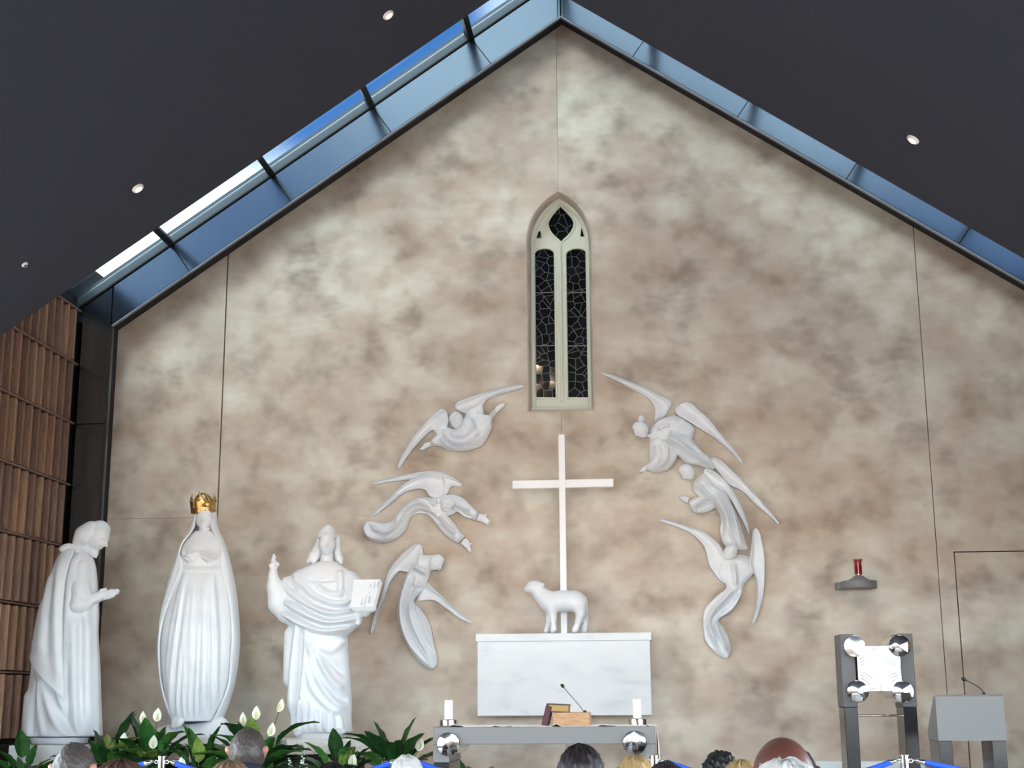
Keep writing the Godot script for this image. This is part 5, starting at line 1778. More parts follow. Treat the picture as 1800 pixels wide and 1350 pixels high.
func microphone(label: String, p: Array, y0: float, z: float, r: float) -> void:
	var o := Vector3(p[0].x, y0, z)
	var t := thing("microphone", label, "microphone", o)
	var mb := MB.new()
	mb.lathe([[0.0, 0.0], [0.012, 0.0], [0.011, 0.008], [0.004, 0.014], [0.0, 0.014]], 16)
	obj("foot", mb, mats.black_plastic, t)
	var pts := [Vector3(0, 0.004, 0)]
	for q in curve2(p, 16).slice(1):
		pts.append(Vector3(q.x - o.x, q.y - o.y, 0))
	mb = MB.new()
	mb.tube(pts, [r], 8)
	obj("gooseneck", mb, mats.black_plastic, t)
	var d: Vector3 = (pts[-1] - pts[-2]).normalized()
	mb = MB.new()
	mb.tube([pts[-1] - d * 0.006, pts[-1] + d * 0.004, pts[-1] + d * 0.016, pts[-1] + d * 0.024], [0.006, 0.0115, 0.0115, 0.006], 12)
	obj("capsule", mb, mats.black_plastic, t)


func tabernacle() -> void:
	var z1 := 1.6
	var z0 := 1.29
	var a: Array = [2.090, 1.810, 2.191, 1.809, 2.504, 1.815, 2.605, 1.814, 2.119, 1.295]
	var o := Vector3((a[0] + a[6]) / 2, 0.15, (z0 + z1) / 2)
	var t := thing("tabernacle", "silver tabernacle box with four round bosses between two granite pillars", "tabernacle", o)
	var mb: MB
	for i in 2:
		var x0: float = a[i * 4]
		var x1: float = a[i * 4 + 2]
		mb = MB.new()
		mb.box(Vector3(x0, a[9], z0) - o, Vector3(x1, a[1], z1) - o, 0.004)
		obj("pillar_head", mb, mats.granite_mid, t)
		mb = MB.new()
		mb.box(Vector3(x0 + 0.005, 0.15, z0 + 0.005) - o, Vector3(x1 - 0.003, a[9] - 0.001, z1 - 0.005) - o, 0.003)
		obj("pillar", mb, mats.granite_dark, t)
	var p: Array = [2.196, 1.721, 2.499, 1.407]
	mb = MB.new()
	mb.box(Vector3(p[0], p[3], 1.36) - o, Vector3(p[2], p[1], 1.64) - o, 0.004)
	obj("casket", mb, mats.silver, t)
	var c := Vector2((p[0] + p[2]) / 2, (p[1] + p[3]) / 2)
	var bosses := [[2.181, 1.720], [2.499, 1.721], [2.186, 1.405], [2.500, 1.399]]
	for i in 4:
		var sx := -1.0 if i % 2 == 0 else 1.0
		var sy := 1.0 if i < 2 else -1.0
		var x0: float = c.x + sx * 0.005
		var x1: float = p[0] if sx < 0 else p[2]
		var y0: float = c.y + sy * 0.005
		var y1: float = p[1] if sy > 0 else p[3]
		mb = MB.new()
		var lo := Vector3(minf(x0, x1), minf(y0, y1), 1.64)
		var hi := Vector3(maxf(x0, x1), maxf(y0, y1), 1.648)
		mb.box(lo - o, hi - o, 0.002)
		var plate := obj("door_plate", mb, mats.silver, t)
		mb = MB.new()
		mb.box(Vector3(lo.x, lo.y, 1.648) - o, Vector3(hi.x, lo.y + 0.008, 1.656) - o, 0.002)
		mb.box(Vector3(lo.x, hi.y - 0.008, 1.648) - o, Vector3(hi.x, hi.y, 1.656) - o, 0.002)
		mb.box(Vector3(lo.x, lo.y + 0.008, 1.648) - o, Vector3(lo.x + 0.008, hi.y - 0.008, 1.656) - o, 0.002)
		mb.box(Vector3(hi.x - 0.008, lo.y + 0.008, 1.648) - o, Vector3(hi.x, hi.y - 0.008, 1.656) - o, 0.002)
		obj("border", mb, mats.silver, plate)
		var bc := Vector2(bosses[i][0], bosses[i][1])
		for r in [0.098, 0.118, 0.138]:
			var pts := []
			for k in 15:
				var an := (k / 14.0) * PI / 2
				var q: Vector2 = bc + Vector2(-sx * cos(an), -sy * sin(an)) * r
				if q.x > lo.x + 0.006 and q.x < hi.x - 0.006 and q.y > lo.y + 0.006 and q.y < hi.y - 0.006:
					pts.append(Vector3(q.x, q.y, 1.65) - o)
			if pts.size() > 3:
				mb = MB.new()
				mb.tube(pts, [0.0055], 6)
				obj("arc_rib", mb, mats.silver, plate)
		mb = MB.new()
		cylinder_z(mb, Vector3(bc.x - o.x, bc.y - o.y, 0), 0.0765, 1.3 - o.z, 1.68 - o.z, [0.003, 0.012, 0.008, 0.008][i])
		obj("boss", mb, [mats.silver, mats.chrome, mats.rippled_chrome, mats.rippled_chrome][i], t)
	var b: Array = [2.206, 1.233, 2.523, 1.236]
	mb = MB.new()
	mb.tube([Vector3(a[2] - 0.01, (b[1] + b[3]) / 2, 1.5) - o, Vector3(a[4] + 0.012, (b[1] + b[3]) / 2, 1.5) - o], [0.008], 12)
	obj("tie_bar", mb, mats.chrome, t)


func ambo() -> void:
	var a: Array = [2.541, 1.379, 2.967, 1.091, 2.630, 0.957, 2.870, 0.956]
	var z1 := 2.6
	var z0 := 2.27
	var o := Vector3((a[0] + a[2]) / 2, 0.15, (z0 + z1) / 2)
	var t := thing("ambo", "grey granite reading desk with a sloping top on dark polished legs", "lectern", o)
	var mb := MB.new()
	mb.xf = Transform3D(Basis(Vector3.BACK, Vector3.UP, Vector3.LEFT), Vector3.ZERO)
	var h: float = a[1] - a[3]
	var y0: float = a[3] - o.y
	mb.prism(PackedVector2Array([Vector2(z0 - o.z, y0), Vector2(z1 - o.z, y0), Vector2(z1 - o.z, y0 + h - 0.012), Vector2(z1 - o.z - 0.012, y0 + h), Vector2(z1 - o.z - 0.05, y0 + h), Vector2(z0 - o.z, y0 + h - 0.23)]), -(a[2] - o.x), -(a[0] - o.x))
	obj("desk", mb, mats.granite_grey, t)
	var lw: float = a[4] - a[0] - 0.005
	for x in [a[0] + 0.004, a[2] - 0.004 - lw]:
		mb = MB.new()
		mb.box(Vector3(x - o.x, 0.0, z0 + 0.01 - o.z), Vector3(x + lw - o.x, y0 - 0.001, z1 - 0.008 - o.z), 0.003)
		obj("leg", mb, mats.granite_dark, t)
	microphone("black gooseneck microphone on the granite reading desk", pairs([2.854, 1.379, 2.845, 1.406, 2.805, 1.438, 2.743, 1.471]), a[1] + 0.0005, 2.57, 0.003)


func sanctuary_lamp() -> void:
	var c: Array = [2.462, 2.301, 2.606, 2.240, 2.472, 2.482, 2.275, 2.240]
	var r: float = c[2] - c[0]
	var h: float = c[1] - c[3]
	var t := thing("stone_shelf", "round grey stone shelf fixed to the plaster wall under a red glass lamp", "wall shelf", Vector3(c[0], c[3], 0.17))
	var mb := MB.new()
	mb.lathe([[0.0, 0.0], [r * 0.97, 0.0], [r, 0.006], [r, h - 0.004], [r * 0.98, h], [0.0, h]], 48)
	obj("disc", mb, mats.granite_grey, t)
	mb = MB.new()
	mb.box(Vector3(c[6] - c[0] + 0.01, 0.002, -0.17), Vector3(r * 0.86, h - 0.002, -0.05), 0.003)
	obj("bracket", mb, mats.granite_grey, t)
	mb = MB.new()
	mb.lathe([[0.0, h], [0.095, h], [0.08, h + 0.014], [0.05, h + 0.03], [0.042, h + 0.042], [0.0, h + 0.042]], 36)
	obj("foot", mb, mats.granite_grey, t)
	var k := thing("sanctuary_lamp", "tall red glass lamp on the round stone wall shelf", "lamp", Vector3(c[0], c[3] + h + 0.0425, 0.17))
	var g: float = c[5] - k.position.y
	mb = MB.new()
	mb.lathe([[0.0, 0.0], [0.026, 0.0], [0.028, 0.008], [0.028, 0.014], [0.0, 0.014]], 24)
	obj("collar", mb, mats.chrome, k)
	mb = MB.new()
	mb.lathe([[0.0, 0.014], [0.032, 0.014], [0.032, g * 0.8], [0.04, g], [0.037, g], [0.029, g * 0.8], [0.029, 0.018], [0.0, 0.018]], 32)
	obj("glass", mb, mats.red_glass, k)
	mb = MB.new()
	mb.lathe([[0.0, 0.0185], [0.024, 0.0185], [0.024, g * 0.6], [0.0, g * 0.62]], 20)
	obj("candle", mb, mats.red_wax, k)


func heater() -> void:
	var a: Array = [2.030, 0.858, 2.909, 0.804]
	var t := thing("wall_convector", "flat white convector heater on the plaster wall behind the tabernacle pillars", "heater", Vector3((a[0] + a[2]) / 2, 0.15, 0.0))
	var w: float = (a[2] - a[0]) / 2
	var y1: float = a[1] - 0.15
	var mb := MB.new()
	mb.box(Vector3(-w, 0.1, 0.0), Vector3(w, y1, 0.15), 0.012)
	obj("case", mb, mats.white_enamel, t)
	for k in 2:
		mb = MB.new()
		mb.box(Vector3(-w + 0.08, y1 - 0.05 - k * 0.04, 0.15), Vector3(w - 0.08, y1 - 0.03 - k * 0.04, 0.156), 0.003)
		obj("louvre", mb, mats.white_enamel, t)
	for s in [-1, 1]:
		mb = MB.new()
		mb.box(Vector3(s * w * 0.7 - 0.03, 0.0, 0.02), Vector3(s * w * 0.7 + 0.03, 0.1, 0.12), 0.004)
		obj("foot", mb, mats.white_enamel, t)


func rope_barrier() -> void:
	var xs: Array = [-2.177, 1.056, -0.719, 1.057, 0.727, 1.057, 2.132, 1.051]
	var spots := [-4.2]
	for i in 4:
		spots.append(xs[i * 2])
	var y: float = xs[7]
	var names := ["", "below the tall crowned woman", "below the angel beside the open book", "beside the granite table's fallen cloth", "before the tabernacle pillars"]
	for i in range(1, 5):
		var t := thing("barrier_post", "slim chrome rope barrier post " + names[i], "barrier post", Vector3(spots[i], 0.0, 3.72), "chrome barrier posts")
		var mb := MB.new()
		mb.lathe([[0.0, 0.0], [0.16, 0.0], [0.16, 0.008], [0.14, 0.02], [0.04, 0.035], [0.0, 0.035]], 36)
		obj("base", mb, mats.chrome, t)
		mb = MB.new()
		mb.lathe([[0.0, 0.03], [0.02, 0.03], [0.02, y - 0.1], [0.025, y - 0.1], [0.025, y - 0.01], [0.029, y - 0.008], [0.029, y - 0.002], [0.024, y], [0.0, y]], 28)
		obj("pole", mb, mats.chrome, t)
		for s in [-1, 1]:
			mb = MB.new()
			mb.tube([Vector3(s * 0.024, y - 0.03, 0), Vector3(s * 0.036, y - 0.024, 0), Vector3(s * 0.044, y - 0.034, 0), Vector3(s * 0.036, y - 0.044, 0), Vector3(s * 0.024, y - 0.04, 0)], [0.0045], 6)
			obj("eye", mb, mats.chrome, t)
	spots[0] = XL + 0.03
	spots.append(XR - 0.03)
	var where := ["between the timber wall and its first chrome post", "between the crowned woman and the slender bent angel", "before the granite table", "between the granite table and the tabernacle", "before the granite reading desk"]
	for i in 5:
		var t := thing("barrier_rope", "sagging blue barrier rope " + where[i], "rope", Vector3((spots[i] + spots[i + 1]) / 2, 0.0, 3.72), "blue barrier ropes")
		var a := Vector3(spots[i] - t.position.x + 0.05, y - 0.03, 0)
		var b := Vector3(spots[i + 1] - t.position.x - 0.05, y - 0.03, 0)
		var pts := []
		for k in 41:
			var u := k / 40.0
			pts.append(a.lerp(b, u) - Vector3(0, 0.13 * (1.0 - pow(2.0 * u - 1.0, 2.0)), 0))
		var mb := MB.new()
		mb.tube(pts.slice(1, 40), [0.016], 10)
		obj("rope", mb, mats.rope_blue, t)
		for e in [[0, 1, 2], [40, 39, 38]]:
			mb = MB.new()
			mb.tube([pts[e[0]], pts[e[1]].lerp(pts[e[0]], 0.6), pts[e[1]]], [0.005, 0.013, 0.0175], 12)
			obj("ferrule", mb, mats.chrome, t)


# ---------------------------------------------------------------- plants
func leaf_mesh(length: float, width: float, stalk: float, lean: float, curl: float) -> ArrayMesh:
	# a stalk from the origin that leans towards +z, and a pointed blade that arches over; the midrib is a crease
	var mb := MB.new()
	var pts := []
	var p := Vector3.ZERO
	var an := lean * 0.4
	for i in 5:
		pts.append(p)
		an += lean * 0.15
		p += Vector3(0, cos(an), sin(an)) * stalk / 4.0
	p = pts[4]
	mb.tube(pts, [0.005, 0.0045, 0.004, 0.0035, 0.003], 5)
	var top := []
	var bot := []
	for i in 11:
		var v := i / 10.0
		var w := width * 0.5 * pow(sin(PI * pow(v, 0.72)), 0.85) + 0.0008
		var d := Vector3(0, cos(an), sin(an))
		var up := Vector3(0, -sin(an), cos(an))
		var a := PackedVector3Array()
		var b := PackedVector3Array()
		for k in 7:
			var u := k / 3.0 - 1.0
			var q := p + Vector3(u * w, 0, 0) + up * (-absf(u) * w * -0.38 + 0.004 * sin(v * 19.0 + u * 3.0) * absf(u)) * -1.0
			a.append(q)
			b.append(q - up * 0.0014)
		top.append(a)
		bot.append(b)
		an += curl / 10.0
		p += d * length / 10.0
	mb.grid(closed_skin(top, bot), true)
	return mb.mesh()


func spathe_mesh(length: float, width: float) -> ArrayMesh:
	var mb := MB.new()
	var top := []
	var bot := []
	for i in 11:
		var v := i / 10.0
		var w := width * 0.5 * pow(sin(PI * pow(v, 0.75)), 0.8) + 0.0006
		var a := PackedVector3Array()
		var b := PackedVector3Array()
		for k in 7:
			var u := k / 3.0 - 1.0
			var q := Vector3(u * w, v * length, -0.016 + u * u * w * 0.6 + 0.02 * v * v)
			a.append(q)
			b.append(q - Vector3(0, 0, 0.0014))
		top.append(a)
		bot.append(b)
	mb.grid(closed_skin(top, bot), true)
	return mb.mesh()


func plants() -> void:
	var ledge := thing("flower_ledge", "low dark stone ledge that carries the pots below the statues", "ledge", Vector3(-2.2, 0.15, 1.66))
	var mb := MB.new()
	mb.box(Vector3(-2.1, 0.0, -0.17), Vector3(1.25, 0.42, 0.2), 0.006)
	obj("block", mb, mats.dark_stone, ledge)
	var leaves := []
	for q in [[0.27, 0.125, 0.22, 0.5, 0.6], [0.29, 0.13, 0.2, 0.8, 0.8], [0.25, 0.125, 0.26, 0.2, 0.3], [0.28, 0.1, 0.24, 0.5, 1.1], [0.23, 0.11, 0.15, 1.0, 0.7]]:
		leaves.append(leaf_mesh(q[0], q[1], q[2], q[3], q[4]))
	var spathe := spathe_mesh(0.1, 0.062)
	mb = MB.new()
	mb.tube([Vector3(0, 0.012, 0), Vector3(0, 0.03, 0.004), Vector3(0, 0.058, 0.008)], [0.006, 0.0075, 0.005], 8)
	var spadix := mb.mesh()
	var pot := MB.new()
	pot.lathe([[0.0, 0.0], [0.075, 0.0], [0.1, 0.15], [0.106, 0.15], [0.106, 0.17], [0.094, 0.17], [0.09, 0.15], [0.0, 0.15]], 32)
	var pot_mesh := pot.mesh()
	# x, z, size of the leaves, number of leaves, flowers: [x, y, turn] of each bloom from the pot rim, label
	var list := [
		[[-4.119, 1.089][0] + 0.17, 1.66, 0.85, 16, [], "leafy peace lily tucked against the base of the timber wall"],
		[[-3.294, 1.087][0], 1.66, 1.02, 30, [[0.13, 0.30, 0.1], [0.22, 0.2, 0.5]], "peace lily with broad green leaves beside the praying man's plinth"],
		[[-3.002, 1.086][0], 1.64, 1.08, 30, [[-0.02, 0.44, -0.3], [0.08, 0.46, 0.2], [0.06, 0.28, 0.3]], "tall peace lily with white blooms between the praying man and crowned woman"],
		[[-2.595, 1.003][0], 1.68, 0.84, 26, [[-0.1, 0.14, 0.0]], "low peace lily before the crowned woman's plinth"],
		[[-2.202, 1.084][0], 1.64, 1.2, 34, [[0.03, 0.47, 0.1], [-0.06, 0.43, -0.4], [0.14, 0.36, 0.6], [0.2, 0.52, 0.9], [-0.1, 0.36, 0.1]], "tall flowering peace lily between the crowned woman and the mitred man"],
		[[-1.565, 1.001][0], 1.68, 0.82, 24, [[0.12, 0.16, 0.2]], "peace lily with one broad upright leaf before the mitred man's plinth"],
		[[-1.169, 1.041][0], 1.62, 1.0, 32, [[0.2, 0.26, 0.3]], "dark peace lily between the mitred man's plinth and the granite table"],
	]
	for d in list:
		var t := thing("peace_lily", d[5], "plant", Vector3(d[0], 0.57, d[1]), "potted peace lilies")
		put("pot", pot_mesh, mats.pot, t)
		var count: int = d[3]
		for i in count:
			var l := put("leaf", leaves[rng.randi_range(0, 4)], mats["leaf_%d" % (3 if rng.randf() < 0.08 else rng.randi_range(0, 2))], t)
			var az := TAU * (i * 0.382) + rng.randf_range(-0.3, 0.3)
			var s: float = d[2] * rng.randf_range(0.82, 1.16) * (0.72 if cos(az) < -0.3 else 1.0)
			l.transform = Transform3D(Basis(Vector3.UP, az).scaled(Vector3.ONE * s), Vector3(sin(az) * 0.03, 0.15, cos(az) * 0.03))
		for f in d[4]:
			var tip := Vector3(f[0], 0.15 + f[1] * 1.08, 0.1)
			var q := MB.new()
			q.tube([Vector3(f[0] * 0.1, 0.15, 0.02), Vector3(f[0] * 0.5, 0.15 + f[1] * 0.6, 0.03), tip], [0.004, 0.0032, 0.0028], 6)
			var fl := obj("flower", q, mats.stem, t)
			var sp := put("spathe", spathe, mats.spathe, fl)
			sp.transform = Transform3D(Basis(Vector3.UP, f[2]) * Basis(Vector3.BACK, -f[0] * 1.2), tip)
			var sd := put("spadix", spadix, mats.spadix, fl)
			sd.transform = sp.transform
	# a small plant beside the far end of the granite table and white flower spikes in a vase
	var e := thing("peace_lily", "small peace lily seen through the open granite table", "plant", Vector3([-0.594, 0.961][0], 0.15, 1.7), "potted peace lilies")
	var stand := MB.new()
	stand.box(Vector3(-0.12, 0.0, -0.12), Vector3(0.12, 0.32, 0.12), 0.004)
	obj("stand", stand, mats.dark_stone, e)
	var pp := put("pot", pot_mesh, mats.pot, e)
	pp.position.y = 0.32
	for i in 9:
		var l := put("leaf", leaves[rng.randi_range(0, 4)], mats["leaf_%d" % rng.randi_range(0, 2)], e)
		var az := TAU * (i * 0.382)
		l.transform = Transform3D(Basis(Vector3.UP, az).scaled(Vector3.ONE * 0.72), Vector3(sin(az) * 0.03, 0.46, cos(az) * 0.03))
	var v := thing("white_flower_spikes", "upright spikes of small white blooms in a vase before the mitred man's plinth", "flowers", Vector3([-1.842, 0.963][0], 0.57, 1.7))
	mb = MB.new()
	mb.lathe([[0.0, 0.0], [0.05, 0.0], [0.065, 0.1], [0.045, 0.18], [0.05, 0.2], [0.044, 0.2], [0.04, 0.18], [0.0, 0.17]], 28)
	obj("vase", mb, mats.dark_stone, v)
	for k in 4:
		var x: float = [-0.075, 0.03, 0.0, 0.06][k]
		var h: float = [0.38, 0.44, 0.3, 0.34][k]
		mb = MB.new()
		mb.tube([Vector3(0, 0.17, 0), Vector3(x * 0.6, h * 0.7, 0.02), Vector3(x, h, 0.03)], [0.004, 0.0035, 0.002], 6)
		var sp := obj("spike", mb, mats.stem, v)
		for i in 13:
			var u := i / 12.0
			var c := Vector3(x * 0.6, h * 0.7, 0.02).lerp(Vector3(x, h, 0.03), u) + Vector3(0, -0.05 * (1.0 - u), 0)
			var q := MB.new()
			var az := i * 2.4
			var r := lerpf(0.022, 0.008, u)
			for m in 4:
				var dd := Vector3(cos(az + m * 0.5 - 0.75), 0.35 - 0.2 * (m % 2), sin(az + m * 0.5 - 0.75))
				q.ball(c + dd * r * 0.8, Vector3(r * 0.62, r * 0.5, r * 0.62), 8)
			obj("bloom", q, mats.petal, sp)


# ---------------------------------------------------------------- people on chairs, seen from behind
func body_bones(grow: float, which: String) -> Array:
	# a seated adult whose head top is at 1.25 m, facing -z, sitting at 0.45 m
	var b := []
	if which != "legs":
		b += [[Vector3(0, 0.56, 0.03), Vector3(0, 0.74, 0.05), 0.15, 0.135], [Vector3(-0.06, 0.74, 0.05), Vector3(-0.07, 0.88, 0.03), 0.12, 0.1], [Vector3(0.06, 0.74, 0.05), Vector3(0.07, 0.88, 0.03), 0.12, 0.1], [Vector3(-0.14, 0.905, 0.03), Vector3(0.14, 0.905, 0.03), 0.062, 0.062]]
		for s in [-1.0, 1.0]:
			b.append([Vector3(s * 0.175, 0.895, 0.03), Vector3(s * 0.235, 0.65, 0.0), 0.06, 0.047])
			b.append([Vector3(s * 0.235, 0.65, 0.0), Vector3(s * 0.15, 0.58, -0.22), 0.045, 0.036])
	if which != "torso":
		for s in [-1.0, 1.0]:
			b.append([Vector3(s * 0.09, 0.54, 0.02), Vector3(s * 0.12, 0.54, -0.42), 0.088, 0.066])
			b.append([Vector3(s * 0.12, 0.53, -0.42), Vector3(s * 0.12, 0.1, -0.4), 0.062, 0.042])
	if which == "body":
		b += [[Vector3(0, 0.9, 0.03), Vector3(0, 1.02, 0.01), 0.065, 0.052]]
		for s in [-1.0, 1.0]:
			b.append([Vector3(s * 0.12, 0.06, -0.38), Vector3(s * 0.13, 0.045, -0.54), 0.045, 0.035])
			b.append([Vector3(s * 0.15, 0.58, -0.24), Vector3(s * 0.12, 0.6, -0.3), 0.032, 0.03])
			for f in 4:
				b.append([Vector3(s * (0.135 - f * 0.018), 0.612, -0.3), Vector3(s * (0.125 - f * 0.018), 0.605, -0.37), 0.011, 0.009])
			b.append([Vector3(s * 0.11, 0.6, -0.27), Vector3(s * 0.075, 0.612, -0.32), 0.012, 0.01])
	if which == "torso":
		b.append([Vector3(-0.03, 0.93, 0.05), Vector3(0.03, 0.93, 0.05), 0.075, 0.075])
	for q in b:
		q[2] += grow
		q[3] += grow
	return b


func hair_mesh(style: String, sd: int) -> ArrayMesh:
	# hair laid over the skull as ridged locks that flow from the crown
	var mb := MB.new()
	var f := noise(1.0, 3, sd)
	var rows := []
	var nj := 40
	var ni := 96
	var rad := Vector3(0.083, 0.117, 0.101)
	var low: float = {"short": -0.55, "fringe": -0.5, "bob": -1.15, "curly": -0.9, "white": -0.7}[style]
	var thick: float = {"short": 0.006, "fringe": 0.006, "bob": 0.022, "curly": 0.035, "white": 0.014}[style]
	for j in nj + 1:
		var row := PackedVector3Array()
		var v := float(j) / nj
		for i in ni:
			var lo := TAU * i / ni
			# face opening towards -z: hair ends higher there
			var front := smoothstep(0.1, 0.8, -cos(lo))
			var la_low: float = lerpf(low, 0.62, front)
			var la_top := PI / 2
			if style == "fringe":
				la_top = lerpf(0.35, 0.0, front)
				la_low = lerpf(low, -0.3, front)
			var la := lerpf(la_top, la_low, v)
			var e := clampf(la, -PI / 2, PI / 2)
			var d := Vector3(cos(e) * sin(lo), sin(e), cos(e) * cos(lo))
			var p := d * rad
			if la < -0.35 and style in ["bob", "curly"]:
				p = Vector3(sin(lo) * rad.x * 1.08, rad.y * sin(-0.35) + (la + 0.35) * 0.13, cos(lo) * rad.z * 1.02)
			elif p.y < 0.0:
				p.x *= 1.0 - 0.25 * pow(-p.y / rad.y, 2.0)
				p.z *= 1.0 - 0.28 * -p.y / rad.y
			var g: float = thick
			if style == "curly":
				g += 0.022 * f.get_noise_3d(p.x * 30, p.y * 30, p.z * 30) + 0.012 * f.get_noise_3d(p.x * 75, p.y * 75, p.z * 75)
			elif style == "white":
				g += 0.007 * f.get_noise_3d(p.x * 22, p.y * 22, p.z * 22) + 0.0022 * sin(lo * 31.0 + 6.0 * f.get_noise_2d(v * 3.0, lo * 2.0))
			elif style == "bob":
				g += 0.0035 * sin(lo * 34.0 + 7.0 * f.get_noise_2d(v * 2.0, lo * 3.0)) + 0.004 * f.get_noise_3d(p.x * 25, p.y * 25, p.z * 25)
			else:
				g += 0.0012 * sin(lo * 45.0 + 9.0 * f.get_noise_2d(v * 5.0, lo * 3.0)) + 0.004 * f.get_noise_3d(p.x * 40, p.y * 40, p.z * 40)
			g *= smoothstep(0.0, 0.1, 1.0 - v) * (smoothstep(0.0, 0.12, v) if style == "fringe" else 1.0)
			row.append(p + (p.normalized()) * g)
		rows.append(row)
	mb.grid(rows, true, false)
	# loose strands
	if style != "short" and style != "fringe":
		for k in 60:
			var lo := f.get_noise_2d(k * 7.1, 3.0) * PI * 1.6 + k * 0.37
			var e := 0.25 + absf(f.get_noise_2d(k * 3.3, 9.0)) * 1.8
			var d := Vector3(cos(e) * sin(lo), sin(e), cos(e) * cos(lo))
			var p := d * rad + d * thick
			var side := d.cross(Vector3.UP).normalized() * (0.02 if k % 2 else -0.02)
			mb.tube([p - d * 0.004, p + d * 0.007 + side * 0.4, p + d * 0.008 + side - Vector3(0, 0.008, 0)], [0.0007, 0.0006, 0.0004], 4)
	return mb.mesh()


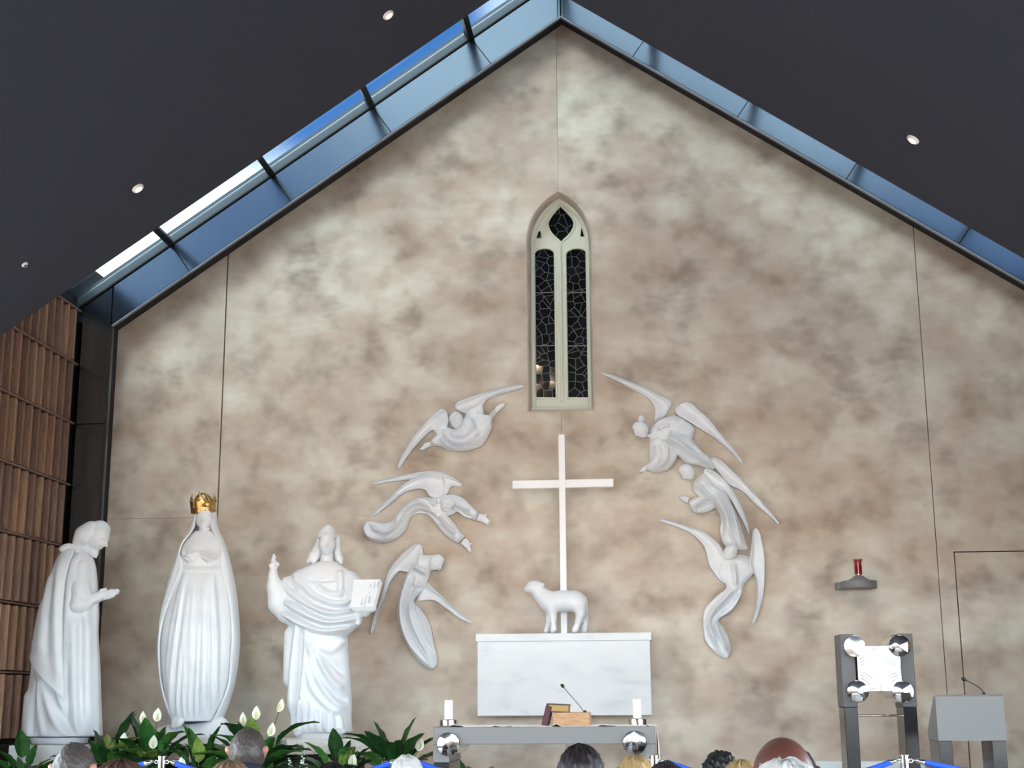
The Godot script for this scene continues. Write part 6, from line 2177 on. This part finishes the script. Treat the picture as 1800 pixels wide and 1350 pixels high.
func people() -> void:
	# chair shared by everyone
	var parts := {}
	var mb := MB.new()
	mb.box(Vector3(-0.22, 0.405, -0.22), Vector3(0.22, 0.435, 0.22), 0.008)
	parts.seat = mb.mesh()
	mb = MB.new()
	mb.box(Vector3(-0.22, 0.6, 0.235), Vector3(0.22, 0.84, 0.26), 0.008)
	parts.backrest = mb.mesh()
	var legs := []
	for x in [-0.2, 0.2]:
		for z in [-0.2, 0.245]:
			mb = MB.new()
			mb.box(Vector3(x - 0.015, 0, z - 0.015), Vector3(x + 0.015, 0.405 if z < 0 else 0.82, z + 0.015), 0.003)
			legs.append(mb.mesh())
	# one skin for all bodies
	mb = MB.new()
	mb.bones(body_bones(0.0, "body"), 0.018, 40.0)
	head(mb, Vector3(0, 1.135, 0.0), look(180.0, 4.0), 0.232)
	for s in [-1.0, 1.0]:
		mb.bones([[Vector3(s * 0.082, 1.12, 0.005), Vector3(s * 0.092, 1.155, 0.016), 0.009, 0.012], [Vector3(s * 0.092, 1.155, 0.016), Vector3(s * 0.088, 1.15, 0.026), 0.012, 0.009]], 0.006, 120.0)
	var body := mb.mesh()
	mb = MB.new()
	mb.bones(body_bones(0.014, "torso"), 0.02, 40.0)
	var coat := mb.mesh()
	mb = MB.new()
	mb.bones(body_bones(0.012, "legs"), 0.02, 40.0)
	var trousers := mb.mesh()
	var skin := [plain("skin_fair", sr(186, 128, 108), 0.55), plain("skin_dark", sr(90, 52, 42), 0.42)]
	var streak := noise(0.03, 3, 301)
	var hairs := {}
	for h in [["grey", sr(38, 30, 27), sr(80, 70, 64)], ["white", sr(176, 166, 160), sr(216, 208, 202)], ["brown", sr(56, 36, 28), sr(92, 64, 50)], ["dark", sr(20, 12, 13), sr(38, 26, 28)], ["black", sr(9, 8, 9), sr(20, 17, 19)], ["blonde", sr(132, 100, 58), sr(184, 152, 104)], ["fair", sr(98, 72, 52), sr(138, 108, 84)]]:
		hairs[h[0]] = grained(plain("hair_" + h[0], Color.WHITE, 0.5), noise_tex(streak, 128, [h[1], h[2], h[1].lerp(h[2], 0.5)]), Vector3(14, 5, 14))
	var cloth := [plain("cloth_navy", sr(28, 32, 52), 0.85), plain("cloth_grey", sr(90, 92, 96), 0.85), plain("cloth_wine", sr(92, 34, 44), 0.85), plain("cloth_green", sr(52, 70, 56), 0.85), plain("cloth_cream", sr(206, 196, 176), 0.85), plain("cloth_black", sr(24, 24, 27), 0.85)]
	var meshes := {}
	for s in ["short", "fringe", "bob", "curly", "white"]:
		meshes[s] = hair_mesh(s, 401 + s.length())
	# head: x and height of its top, distance from the gable, hair style, hair colour, skin, coat, label
	var list := [
		[[-1.687, 1.204], 6.2, "short", "grey", 0, 1, "person with short grey hair in a grey top, seated below the praying man"],
		[[-0.730, 1.217], 8.2, "bob", "brown", 0, 2, "person with brown hair in a wine red top, seated below the first peace lilies"],
		[[-1.235, 1.242], 5.2, "short", "grey", 0, 0, "person with greying hair in a navy jacket, seated below the flowering peace lily"],
		[[-0.722, 1.171], 7.2, "bob", "fair", 0, 3, "person with light brown hair in a green top, seated behind the navy jacket"],
		[[-0.595, 1.120], 6.2, "bob", "black", 0, 5, "person with black hair in a black top, seated below the mitred man"],
		[[-0.455, 1.114], 5.2, "white", "white", 0, 4, "person with fluffy white hair in a cream top, seated below the bent angel"],
		[[0.426, 1.192], 6.2, "bob", "dark", 0, 2, "person with smooth dark brown hair, seated below the marble lamb and altar"],
		[[0.636, 1.110], 5.2, "bob", "blonde", 0, 4, "person with blonde hair, seated below the candle where the cloth hangs down"],
		[[0.758, 1.169], 7.2, "short", "dark", 0, 1, "person with short dark hair, seated behind the blonde person"],
		[[1.068, 1.096], 4.45, "curly", "black", 0, 5, "person with curly black hair, seated beyond the bald person"],
		[[1.068, 1.129], 6.2, "bob", "blonde", 0, 3, "person with golden hair in a green top, seated between the curly and bald heads"],
		[[1.052, 1.274], 8.2, "none", "black", 1, 0, "person with a bald brown head in a navy top"],
		[[1.392, 1.139], 5.2, "short", "black", 1, 5, "person with cropped black hair half hidden by the bald head"],
		[[0.973, 1.260], 9.15, "white", "white", 0, 1, "person with thin white hair seated behind the bald person"],
	]
	for p in list:
		var grow: Dictionary = {"short": 0.006, "bob": 0.02, "curly": 0.034, "white": 0.014, "none": 0.0}
		var k: float = p[0][1] / (1.252 + grow[p[2]])
		var x: float = p[0][0]
		var t := thing("person", p[6], "person", Vector3(x, 0.0, p[1]), "seated congregation")
		t.scale = Vector3.ONE * k
		put("body", body, skin[p[4]], t)
		if p[2] != "none":
			var h := put("hair", meshes[p[2]], hairs[p[3]], t)
			h.position = Vector3(0, 1.135, 0.0)
		put("top", coat, cloth[p[5]], t)
		if p[3] == "grey" and p[5] == 0:
			var cq := MB.new()
			var ring := []
			for a in 21:
				var an := TAU * a / 20.0
				ring.append(Vector3(sin(an) * 0.085, 1.035 + 0.035 * cos(an), 0.02 + cos(an) * 0.085))
			cq.tube(ring, [0.03], 10)
			obj("collar", cq, cloth[0], t)
		put("trousers", trousers, cloth[5] if p[5] != 5 else cloth[1], t)
		var c := thing("chair", "plain dark wooden chair under the " + p[6], "chair", Vector3(x, 0.0, p[1]), "chairs of the congregation")
		c.set_meta("label", "wooden chair under the " + p[6].split(",")[0].split(", seated")[0])
		c.scale = Vector3(1, k, 1)
		put("seat", parts.seat, mats.slat_2, c)
		put("backrest", parts.backrest, mats.slat_2, c)
		for l in legs:
			put("leg", l, mats.slat_2, c)
